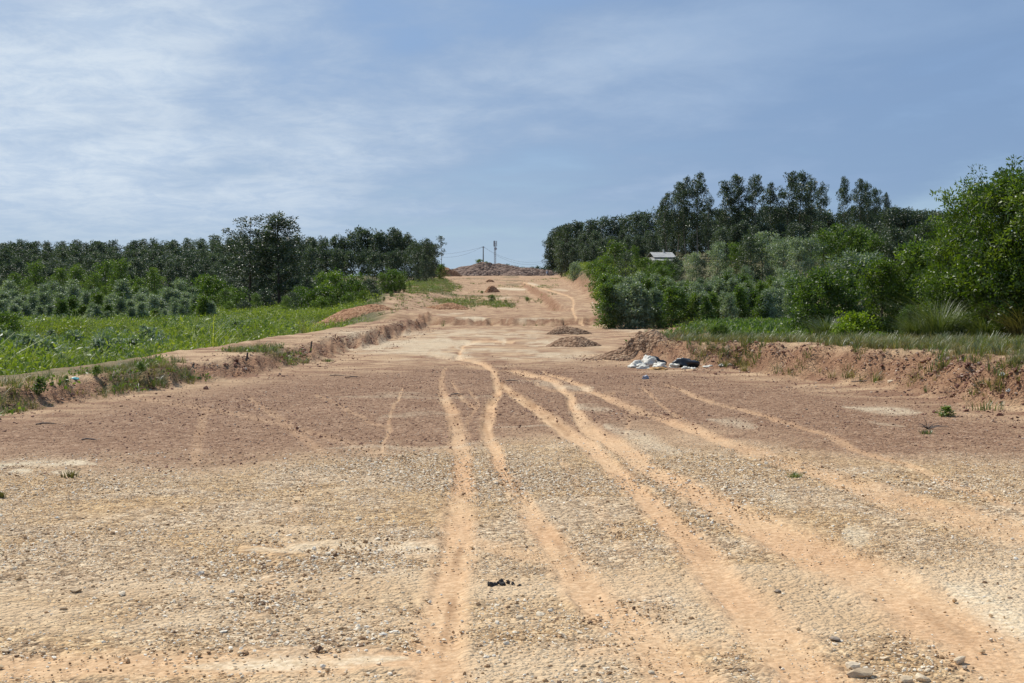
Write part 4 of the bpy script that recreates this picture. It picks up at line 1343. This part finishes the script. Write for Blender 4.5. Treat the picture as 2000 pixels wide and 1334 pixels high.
# tall grass clumps at the right
for i, (px, Y, hpx, wpx, lab, mt, seed) in enumerate((
        (1835, 31, 100, 120, 'largest arching tall grass clump under the right trees', M_GRASS, 5), (1925, 30.5, 62, 110, 'low arching tall grass clump right of the largest clump', M_GRASS, 6),
        (2000, 29.5, 92, 110, 'yellowish tall grass clump at the right edge', M_DRY, 7), (1790, 32, 60, 70, 'small tall grass clump left of the largest clump', M_GRASS, 8), (1615, 34.5, 55, 70, 'dark tall grass clump under the wide leafy bush', M_GRASS, 9))):
    hm = hpx / F_PX * Y
    x = x_at(px, Y)
    o = link(bpy.data.objects.new('grass_clump', None))
    o.location = (x, Y, tz(x, Y) - .02)
    tag(o, lab, 'grass clump')
    for j in range(3):
        me = tuft_mesh('clump_%d_%d' % (i, j), 1000 + seed * 10 + j, 240, hm * (1.25 - .2 * j), wpx / F_PX * Y * .28, .016, mt, .95, 5)
        b = link(bpy.data.objects.new('blades', me), o)
        b.rotation_euler = (0, 0, j * 2.1)

# single tufts on the gravel and on the berm
for px, py, hpx, sp_px, lab, mt in ((138, 932, 18, 44, 'olive grass tuft on the gravel at the left', M_DRY, ), (1552, 932, 12, 38, 'small grass tuft between the right wheel tracks', M_GRASS), (3, 972, 14, 20, 'grass tuft cut by the left edge of the view', M_DRY),
                               (1810, 848, 10, 44, 'low grass tuft before the dead twig plant', M_GRASS), (1925, 800, 22, 90, 'grass patch at the foot of the bank on the right', M_GRASS), (640, 706, 7, 30, 'grass tuft on pale sand at the foot of the berm', M_GRASS), (300, 755, 22, 50, 'thick grass tuft hanging over the berm edge', M_GRASS)):
    x, y, z = hit(px, py)
    me = tuft_mesh('tuft', int(px), 70, hpx / F_PX * y * 1.15, sp_px / F_PX * y * .42, .007 + y * .0002, mt, .6, 3)
    o = link(bpy.data.objects.new('grass_tuft', me))
    o.location = (x, y, z - .005)
    tag(o, lab, 'grass tuft')
# leafy weeds standing on the berm
for px, py, hpx, lab in ((78, 772, 42, 'leafy weed standing at the left end of the berm'), (190, 735, 26, 'leafy weed in the middle of the berm grass'), (275, 730, 24, 'leafy weed at the right end of the berm grass'), (130, 750, 22, 'small weed between the leafy weeds on the berm'), (1845, 812, 26, 'sprawling leafy weed on the sand at the right')):
    x, y, z = hit(px, py)
    plant('weed', K_SEED, x, y, hpx / F_PX * y, lab, 'weed', mats=M_GREEN, wide=2.4 if px > 1000 else 1.3, parts=('stem', 'leaves'))

# ------------------------------------------------------------------ things lying or standing about
def bm_obj(name, bm, mat, parent=None, smooth=False):
    me = bpy.data.meshes.new(name)
    bm.to_mesh(me)
    bm.free()
    if smooth:
        for p in me.polygons:
            p.use_smooth = True
    me.materials.append(mat)
    return link(bpy.data.objects.new(name, me), parent)


def tube_obj(name, path, radii, mat, parent=None, sides=6):
    v, q = tube_arrays(path, radii, sides)
    return link(bpy.data.objects.new(name, quad_mesh(name, v, q, mat, True)), parent)


def box(bm, x0, x1, y0, y1, z0, z1):
    r = bmesh.ops.create_cube(bm, size=1)
    for v in r['verts']:
        v.co = Vector((x0 + (v.co.x + .5) * (x1 - x0), y0 + (v.co.y + .5) * (y1 - y0), z0 + (v.co.z + .5) * (z1 - z0)))


# --- larger stones that can be picked out
M_PALE = stone_mat('stone_pale', [(0, (.50, .37, .23)), (.5, (.64, .52, .36)), (1, (.76, .68, .54))])
BIG = [stone_mesh('big_stone_%d' % k, 70 + k, M_PALE, 2, .55) for k in range(5)]
BIGG = [stone_mesh('dark_stone_%d' % k, 90 + k, M_STONEG, 2, .5) for k in range(3)]
LIST = [(1683, 1322, 44, 0, 'largest pale stone at the bottom right corner'), (1665, 1306, 26, 0, 'pale flat stone touching the largest pale stone'), (1885, 1306, 24, 1, 'grey stone right of the largest pale stone'),
        (1874, 1293, 22, 0, 'cream stone behind the grey stone at the bottom right'), (1727, 1290, 15, 0, 'tan round stone above the largest pale stone'), (1632, 1252, 30, 1, 'flat dark slab beside the orange wheel track'),
        (1602, 1256, 16, 1, 'small dark stone left of the flat dark slab'), (1770, 1332, 22, 0, 'white stone cut by the bottom edge'), (1800, 1330, 26, 0, 'second white stone cut by the bottom edge'),
        (1840, 1110, 11, 1, 'small dark stone on the right sandy patch'), (1800, 1111, 11, 1, 'dark flat chip left of the small dark stone'), (1802, 1125, 10, 0, 'brown stone below the dark flat chip'),
        (1015, 1209, 14, 0, 'yellowish pale stone alone in the sand at the centre'), (989, 1259, 12, 0, 'brown stone near the bottom centre'), (1171, 1286, 9, 1, 'dark round stone right of the bottom centre'), (1136, 1269, 9, 0, 'pale round stone near the bottom centre'),
        (924, 958, 7, 1, 'reddish dark stone in the straight wheel track'), (147, 1158, 18, 0, 'pale stone in the gravel at the left'), (237, 1163, 16, 0, 'tan stone right of the pale stone at the left'), (124, 1191, 12, 0, 'cream stone at the left on sand'),
        (524, 1268, 18, 1, 'dark stone lying on sand left of the straight track'), (12, 1275, 14, 0, 'brown stone near the bottom left corner'), (1518, 1158, 22, 1, 'long dark stone beside the middle wheel track'), (1380, 1268, 9, 0, 'brown pebble near the bottom right sand'),
        (1445, 1312, 14, 1, 'dark stone at the bottom beside the sand'), (700, 1016, 12, 0, 'white chip left of the straight wheel track'), (228, 958, 14, 0, 'white flat chip on the gravel at the left'), (740, 1298, 9, 0, 'white chip on the pale streak at the bottom'),
        (1575, 800, 7, 1, 'stone near the foot of the right bank'), (1740, 748, 13, 0, 'clod at the foot of the right bank'), (1425, 715, 9, 0, 'pale stone beside the white sacks')]
for px, py, wpx, dk, lab in LIST:
    x, y, z = hit(px, min(py, 1500))
    s = wpx / F_PX * y * (.85 if dk else 1.5)
    pool = BIGG if dk else BIG
    o = link(bpy.data.objects.new('stone', pool[int(px) % len(pool)]))
    o.location = (x, y, z + s * .12)
    o.rotation_euler = (random.uniform(-.2, .2), random.uniform(-.2, .2), random.uniform(0, 6.28))
    o.scale = (s, s * .8, s * .85)
    tag(o, lab, 'stone')

# --- dark clump in the foreground centre
x, y, z = hit(975, 1143)
M_DUNG = plain('dung', (.075, .068, .062), .9, .3, .4, 30, bump=.6)
dg = link(bpy.data.objects.new('dung', None))
dg.location = (x, y, z)
tag(dg, 'dark crumbly dung clump on the gravel at the centre', 'dung')
for k in range(16):
    me = stone_mesh('dung_lump_%d' % k, 130 + k, M_DUNG, 2, .7)
    o = link(bpy.data.objects.new('lump', me), dg)
    s = random.uniform(.02, .045)
    o.scale = (s * 1.2, s, s * .7)
    o.location = (random.gauss(0, .045), random.gauss(0, .022), s * .15)
    o.rotation_euler = (random.uniform(0, 3), random.uniform(0, 3), random.uniform(0, 3))

# --- rubbish: crumpled sacks
M_SACK = plain('sack_white', (.60, .57, .48), .6, .3, .18, 14, bump=.3)
M_BLACK = plain('plastic_black', (.016, .017, .02), .35, .5, .3, 8)
M_OCHRE = plain('sack_ochre', (.42, .25, .10), .8, .2, .3, 10)


def crumple(name, seed, w_, d_, h_, mat, folds=7):
    """thin-walled crumpled sack resting on the ground"""
    bm = bmesh.new()
    bmesh.ops.create_icosphere(bm, subdivisions=4, radius=1)
    r = random.Random(seed)
    dirs = [(Vector((r.gauss(0, 1), r.gauss(0, 1), r.gauss(0, 1))).normalized(), r.uniform(2.5, 6), r.uniform(0, 6), r.uniform(.05, .13)) for _ in range(folds)]
    pk = [(Vector((r.gauss(0, 1), r.gauss(0, 1), abs(r.gauss(.6, .5)))).normalized(), r.uniform(.15, .45)) for _ in range(4)]
    for v in bm.verts:
        n_ = v.co.copy()
        k = 1.0
        for dv, fr, ph, am in dirs:
            k += am * (abs(math.sin(n_.dot(dv) * fr + ph)) * 2 - 1)
        for dv, am in pk:
            k += am * max(0, n_.dot(dv)) ** 10
        nv = n_ * 1.7 + Vector((seed * 3.1, seed, 0))
        k += .22 * (1 - 2 * abs(mnoise.noise(nv))) - .12 + .10 * abs(mnoise.noise(nv * 2.7))
        k *= 1 + .16 * math.sin(3 * math.atan2(n_.y, n_.x) + seed) * (1 - abs(n_.z))
        zc = max(n_.z, -.12)
        v.co = Vector((n_.x * k * w_ / 2, n_.y * k * d_ / 2, (zc + .12) * k * h_))
    return bm_obj(name, bm, mat, None, True)


sx0, sy0, sz0 = hit(1290, 719)
for px, py, wpx, hpx, mt, lab, nm, seed in ((1243, 718, 32, 15, M_SACK, 'crumpled white sack at the left end of the rubbish', 'sack', 1), (1268, 715, 28, 24, M_SACK, 'white sack with raised corner in the rubbish', 'sack', 2), (1257, 720, 20, 9, M_SACK, 'flat white sack before the raised one', 'sack', 12),
                                   (1281, 713, 24, 17, M_BLACK, 'dark plastic bag between the white sacks', 'plastic_bag', 3), (1289, 717, 22, 12, M_SACK, 'white sack right of the dark plastic bag', 'sack', 4), (1288, 721, 30, 5, M_OCHRE, 'flattened ochre sack in front of the rubbish', 'sack', 5),
                                   (1316, 718, 20, 10, M_SACK, 'white sack beside the black plastic heap', 'sack', 6), (1338, 717, 38, 19, M_BLACK, 'black plastic sheet heap at the right of the rubbish', 'plastic_sheet', 7), (1340, 720, 16, 6, M_SACK, 'white scrap in front of the black plastic', 'sack', 8),
                                   (1333, 714, 9, 15, M_SACK, 'small white scrap lying on the black plastic', 'sack', 9), (1353, 720, 12, 4, M_SACK, 'white scrap at the right end of the black plastic', 'sack', 13), (1386, 718, 20, 5, M_SACK, 'small white sack lying apart at the foot of the bank', 'sack', 10), (1410, 715, 12, 5, M_SACK, 'grey white scrap right of the lone white sack', 'sack', 11)):
    x, y, z = hit(px, py)
    o = crumple(nm, seed, wpx / F_PX * y, wpx / F_PX * y * .8, hpx / F_PX * y * .62, mt)
    o.location = (x, y, z - .01)
    o.rotation_euler = (0, 0, seed * 1.3)
    tag(o, lab, 'plastic' if 'plastic' in nm else 'sack')
x, y, z = hit(1261, 741)
o = crumple('plastic_bag', 21, .09, .07, .05, plain('plastic_grey', (.25, .27, .32), .4, .5))
o.location = (x, y, z)
tag(o, 'small grey plastic scrap in front of the rubbish', 'plastic')
x, y, z = hit(147, 742)
o = crumple('plastic_scrap', 22, .09, .06, .03, plain('plastic_teal', (.10, .45, .45), .4, .5))
o.location = (x, y, z)
tag(o, 'teal plastic scrap on the left berm', 'plastic')
for px, py, s, lab in ((1960, 735, .07, 'pale plastic scrap caught in the right bank'), (1970, 768, .06, 'bluish plastic scrap at the foot of the right bank'), (1666, 675, .09, 'white scrap on the grass at the bank top')):
    x, y, z = hit(px, py)
    o = crumple('plastic_scrap', int(px), s, s * .6, s * .5, M_SACK)
    o.location = (x, y, z)
    tag(o, lab, 'plastic')

# --- survey stakes on the berm
M_STAKE = plain('stake_wood', (.10, .085, .07), .9, .2, .3, 20)
for px, py, hpx, lab in ((607, 688, 20, 'tallest dark stake on the berm shoulder'), (482, 703, 13, 'short dark stake on the berm shoulder left of the tall one'), (377, 718, 7, 'stub of a stake on the berm at the left'), (740, 656, 7, 'tiny stake at the far end of the berm')):
    x, y, z = hit(px, py)
    h = hpx / F_PX * y
    bm = bmesh.new()
    rr = .022
    n = 7
    rings = []
    for i, (f, q) in enumerate(((-.3, 1.0), (0, 1.0), (.5, .96), (.92, .9), (1.0, .55))):
        rings.append([bm.verts.new((math.cos(2 * math.pi * k / n) * rr * q + .02 * f, math.sin(2 * math.pi * k / n) * rr * q, f * h)) for k in range(n)])
    for a, b in zip(rings[:-1], rings[1:]):
        for k in range(n):
            bm.faces.new((a[k], a[(k + 1) % n], b[(k + 1) % n], b[k]))
    bm.faces.new(rings[-1])
    o = bm_obj('stake', bm, M_STAKE)
    o.location = (x, y, z)
    tag(o, lab, 'stake')

# --- dead twig plant at the right
x, y, z = hit(1812, 838)
M_TWIG = plain('twig', (.16, .13, .11), .9, .2, .3, 12)
tw = link(bpy.data.objects.new('dead_plant', None))
tw.location = (x, y, z)
tag(tw, 'dead grey twig plant on the sand at the right', 'dead plant')
rr_ = random.Random(5)
for k in range(15):
    a = rr_.uniform(0, 6.28)
    el = rr_.choice([.15, .2, .3, .5, 1.2])
    L = rr_.uniform(.12, .26)
    p1 = np.array([math.cos(a) * math.cos(el), math.sin(a) * math.cos(el), math.sin(el)]) * L
    mid = p1 * .5 + np.array([rr_.gauss(0, .015), rr_.gauss(0, .015), .02])
    tube_obj('twig', [(0, 0, 0), tuple(mid), tuple(p1)], [.006, .004, .002], M_TWIG, tw, 5)
# sticks lying about
for k, (px, py, L, lab) in enumerate(((660, 735, .35, 'short dark stick lying on the maroon gravel at the left'), (690, 738, .25, 'second dark stick right of the first on maroon gravel'), (893, 772, .22, 'dark stick between the two curved wheel tracks'), (1000, 745, .25, 'stick at the fork of the wheel tracks'), (90, 830, .25, 'dark twig on maroon gravel near the left berm'), (175, 861, .2, 'dark twig in the middle of the left maroon gravel'), (1690, 747, .5, 'grey branch at the foot of the right bank'))):
    x, y, z = hit(px, py)
    a = rr_.uniform(-.5, .5)
    dx, dy = math.cos(a) * L / 2, math.sin(a) * L / 2
    o = tube_obj('stick', [(-dx, -dy, .0), (-dx * .3, -dy * .2, .012), (dx * .4, dy * .5, .008), (dx, dy, .0)], [.008, .010, .008, .003], M_TWIG)
    o.location = (x, y, z + .012)
    tag(o, lab, 'stick')

# --- utility pole, mast and wires at the crest
M_POLE = plain('pole_concrete', (.24, .21, .18), .85, .2, .2, 4)
M_STEEL = plain('steel', (.34, .36, .39), .5, .5, .2, 4, metal=.3)
M_WIRE = plain('wire', (.06, .06, .07), .6, .3, .1)
PY_ = 440.0
pxw = x_at(944, PY_)
pz0, pz1 = tz(pxw, PY_), z_at(481, PY_)
po = link(bpy.data.objects.new('utility_pole', None))
po.location = (pxw, PY_, pz0)
tag(po, 'tall utility pole behind the rubble mound at the crest', 'utility pole')
hp = pz1 - pz0
tube_obj('shaft', [(0, 0, -.5), (0, 0, hp * .5), (0, 0, hp)], [.24, .20, .15], M_POLE, po, 10)
bm = bmesh.new()
box(bm, -.45, .45, -.19, -.11, hp - .45, hp - .33)
bm_obj('crossarm', bm, M_STEEL, po)
for s in (-.38, 0, .38):
    tube_obj('insulator', [(s, -.15, hp - .33), (s, -.15, hp - .22), (s, -.15, hp - .10)], [.05, .07, .03], M_STEEL, po, 8)
# lattice mast
MY = 620.0
mx_ = x_at(967, MY)
mz0, mz1 = tz(mx_, MY), z_at(469, MY)
H = mz1 - mz0
mo = link(bpy.data.objects.new('telecom_mast', None))
mo.location = (mx_, MY, mz0)
tag(mo, 'thin lattice telecom mast with antennas beyond the crest', 'mast')
ws = .38
corners = [(-ws, -ws), (ws, -ws), (0, ws)]
for cx_, cy_ in corners:
    tube_obj('upright', [(cx_, cy_, 0), (cx_, cy_, H * .97)], [.09, .09], M_STEEL, mo, 5)
parts = []
for k in range(int(H / 1.0)):
    for a, b in ((0, 1), (1, 2), (2, 0)):
        parts.append(tube_arrays([(*corners[a], k * 1.0), (*corners[b], k * 1.0 + .95)], [.045, .045], 4))
v, q = join_arrays(parts)
tag(link(bpy.data.objects.new('bracing', quad_mesh('bracing', v, q, M_STEEL)), mo), kind='stuff')
for k in range(3):
    a = k * 2.09 + .3
    bm = bmesh.new()
    box(bm, -.16, .16, -.12, .12, -1.3, 1.3)
    o = bm_obj('antenna', bm, M_STEEL, mo)
    o.location = (math.cos(a) * .75, math.sin(a) * .75, H - 1.6)
    o.rotation_euler = (0, 0, a + 1.57)
bm = bmesh.new()
bmesh.ops.create_cone(bm, segments=14, radius1=.6, radius2=.6, depth=.35, cap_ends=True)
o = bm_obj('dish', bm, M_STEEL, mo)
o.rotation_euler = (1.57, 0, 0)
o.location = (.3, -.6, H - 4.0)


def wire(p0, p1, sag, lab):
    pts = []
    for i in range(25):
        f = i / 24
        pts.append((p0[0] + (p1[0] - p0[0]) * f, p0[1] + (p1[1] - p0[1]) * f, p0[2] + (p1[2] - p0[2]) * f - 4 * sag * f * (1 - f)))
    tag(tube_obj('power_line', pts, [.022] * 25, M_WIRE, None, 4), lab, 'power line')


pt = (pxw, PY_ - .15, pz1 - .12)
wire(pt, (x_at(850, 430), 430, z_at(497, 430)), .6, 'upper power line from utility pole to the left trees')
wire((pt[0] - .3, pt[1], pt[2] - .1), (x_at(850, 425), 425, z_at(501, 425)), 1.4, 'lower power line from utility pole to the left trees')
wire(pt, (x_at(1062, 470), 470, z_at(510, 470)), 2.2, 'upper power line from utility pole to the right trees')
wire((pt[0] + .3, pt[1], pt[2] - .2), (x_at(1062, 468), 468, z_at(513, 468)), 2.6, 'lower power line from utility pole to the right trees')

# --- house among the right trees
M_ROOF, nt, o_ = new_mat('roof_sheet')
p = nt.add('ShaderNodeBsdfPrincipled')
t = nt.add('ShaderNodeTexCoord')
wv_ = nt.add('ShaderNodeTexWave')
wv_.inputs['Scale'].default_value = 2.2
nt.l.new(t.outputs['Object'], wv_.inputs['Vector'])
nz = nt.noise(t.outputs['Object'], 1.3, 5, .6)
nt.l.new(nt.mix(nt.rng(nz, .3, .7), (.34, .33, .30), (.50, .49, .45)), p.inputs['Base Color'])
bp = nt.add('ShaderNodeBump')
bp.inputs['Distance'].default_value = .04
nt.l.new(wv_.outputs[1], bp.inputs['Height'])
nt.l.new(bp.outputs[0], p.inputs['Normal'])
p.inputs['Roughness'].default_value = .7
nt.l.new(p.outputs[0], o_.inputs[0])
M_WALL = plain('house_wall', (.40, .37, .33), .9, .2, .2, 2)
M_DARK = plain('opening_dark', (.03, .03, .035), .4, .5, .2)
HY = 190.0
hx = x_at(1297, HY)
hz = z_at(502, HY)
ho = link(bpy.data.objects.new('house', None))
ho.location = (hx, HY, hz - 1.25)
ho.scale = (.8, .8, .72)
ho.rotation_euler = (0, 0, .22)
tag(ho, 'small house with pale sheet roof among the right trees', 'house')
bm = bmesh.new()
box(bm, -1.9, 1.9, 0, 3.6, -1.5, 1.75)
bm_obj('wall', bm, M_WALL, ho)
bm = bmesh.new()


def slab(bm, pts, th):
    a = [bm.verts.new(p_) for p_ in pts]
    b = [bm.verts.new((p_[0], p_[1], p_[2] - th)) for p_ in pts]
    bm.faces.new(a)
    bm.faces.new(b[::-1])
    for i in range(4):
        bm.faces.new((a[i], b[i], b[(i + 1) % 4], a[(i + 1) % 4]))


slab(bm, [(-2.1, -.35, 1.72), (2.1, -.35, 1.72), (2.1, 1.8, 2.75), (-2.1, 1.8, 2.75)], .06)
slab(bm, [(-2.1, 1.81, 2.75), (2.1, 1.81, 2.75), (2.1, 3.95, 1.72), (-2.1, 3.95, 1.72)], .06)
rf = bm_obj('roof', bm, M_ROOF, ho)
bm = bmesh.new()
box(bm, .35, .55, 1.7, 1.9, 2.76, 3.3)
bm_obj('vent_pipe', bm, M_SACK, rf)
bm = bmesh.new()
slab(bm, [(-2.6, -1.9, 1.02), (2.2, -1.9, 1.02), (2.2, -.02, 1.42), (-2.6, -.02, 1.42)], .05)
bm_obj('porch_roof', bm, M_ROOF, ho)
for xx in (-2.4, 0, 2.0):
    tube_obj('porch_post', [(xx, -1.8, -1.5), (xx, -1.8, 1.0)], [.06, .06], M_STAKE, ho)
bm = bmesh.new()
box(bm, -.4, .4, -.05, .06, -1.4, .6)
bm_obj('door', bm, M_DARK, ho)
for xx in (-1.2, 1.2):
    bm = bmesh.new()
    box(bm, xx - .35, xx + .35, -.04, .05, -.4, .5)
    bm_obj('window', bm, M_DARK, ho)

# --- motorbike and rider far up the road
RY = 428.0
rx = x_at(1068, RY)
rz_ = tz(rx, RY)
M_BIKE = plain('bike_paint', (.10, .02, .02), .35, .5, .1)
M_RUB = plain('rubber', (.02, .02, .02), .8, .3, .1)
M_CLOTH = plain('shirt_pale', (.45, .50, .58), .9, .2, .1)
M_PANTS = plain('trousers', (.03, .035, .05), .9, .2, .1)
M_HELM = plain('helmet', (.55, .55, .58), .3, .5, .1)
mb = link(bpy.data.objects.new('motorbike', None))
mb.location = (rx, RY, rz_ + .02)
mb.rotation_euler = (0, 0, math.radians(-68))
tag(mb, 'small motorbike riding on the far road near the crest', 'motorbike')


def ring(name, R, r, mat, parent, loc):
    V, Q = [], []
    a, b = 20, 8
    for i in range(a):
        for j in range(b):
            t_, u_ = 2 * math.pi * i / a, 2 * math.pi * j / b
            V.append(((R + r * math.cos(u_)) * math.cos(t_), r * math.sin(u_), (R + r * math.cos(u_)) * math.sin(t_)))
            Q.append((i * b + j, ((i + 1) % a) * b + j, ((i + 1) % a) * b + (j + 1) % b, i * b + (j + 1) % b))
    o = link(bpy.data.objects.new(name, quad_mesh(name, np.array(V), np.array(Q), mat, True)), parent)
    o.location = loc
    return o


for xx in (-.62, .62):
    wh = link(bpy.data.objects.new('wheel', None), mb)
    wh.location = (xx, 0, .30)
    ring('tyre', .26, .045, M_RUB, wh, (0, 0, 0))
    ring('rim', .20, .02, M_STEEL, wh, (0, 0, 0))
tube_obj('fork', [(.62, 0, .30), (.50, 0, .65), (.42, 0, .98)], [.04, .045, .04], M_STEEL, mb)
tube_obj('handlebar', [(.40, -.33, 1.02), (.44, 0, .98), (.40, .33, 1.02)], [.02, .025, .02], M_RUB, mb)
tube_obj('body', [(.46, 0, .80), (.25, 0, .52), (-.1, 0, .50), (-.45, 0, .62), (-.72, 0, .70)], [.09, .13, .15, .12, .05], M_BIKE, mb, 8)
tube_obj('seat', [(.05, 0, .74), (-.25, 0, .78), (-.62, 0, .80)], [.07, .11, .07], M_RUB, mb, 8)
tube_obj('headlight', [(.50, 0, .92), (.58, 0, .92), (.60, 0, .92)], [.05, .08, .06], M_HELM, mb, 8)

# rider: one skinned body
bm = bmesh.new()
J = [((-.22, 0, .86), .15), ((-.20, 0, 1.05), .14), ((-.12, 0, 1.30), .17), ((-.08, 0, 1.42), .07), ((-.05, 0, 1.52), .09), ((-.03, 0, 1.64), .10)]
vs = [bm.verts.new(p_) for p_, r_ in J]
rad = [r_ for p_, r_ in J]
for a, b in zip(vs[:-1], vs[1:]):
    bm.edges.new((a, b))
for s in (-1, 1):
    chain = [((-.10, .21 * s, 1.33), .065, vs[2]), ((.08, .26 * s, 1.12), .05, None), ((.34, .29 * s, 1.05), .04, None), ((.41, .30 * s, 1.04), .035, None)]
    prev = vs[2]
    for p_, r_, _ in chain:
        v_ = bm.verts.new(p_)
        rad.append(r_)
        bm.edges.new((prev, v_))
        prev = v_
    prev = vs[0]
    for p_, r_ in (((-.12, .12 * s, .84), .11), ((.22, .17 * s, .70), .085), ((.10, .17 * s, .36), .055), ((.20, .17 * s, .30), .045)):
        v_ = bm.verts.new(p_)
        rad.append(r_)
        bm.edges.new((prev, v_))
        prev = v_
me = bpy.data.meshes.new('person')
bm.verts.index_update()
bm.to_mesh(me)
bm.free()
me.materials.append(M_CLOTH)
pr = link(bpy.data.objects.new('person', me))
pr.location = mb.location
pr.rotation_euler = mb.rotation_euler
md = pr.modifiers.new('skin', 'SKIN')
for i, sv in enumerate(me.skin_vertices[0].data):
    sv.radius = (rad[i], rad[i])
    sv.use_root = (i == 0)
pr.modifiers.new('sub', 'SUBSURF').levels = 1
tag(pr, 'rider in pale shirt sitting on the far motorbike', 'person')
bm = bmesh.new()
bmesh.ops.create_uvsphere(bm, u_segments=14, v_segments=8, radius=.135)
bmesh.ops.delete(bm, geom=[v for v in bm.verts if v.co.z < -.05], context='VERTS')
hm_ = bm_obj('helmet', bm, M_HELM, pr, True)
hm_.location = (-.03, 0, 1.66)
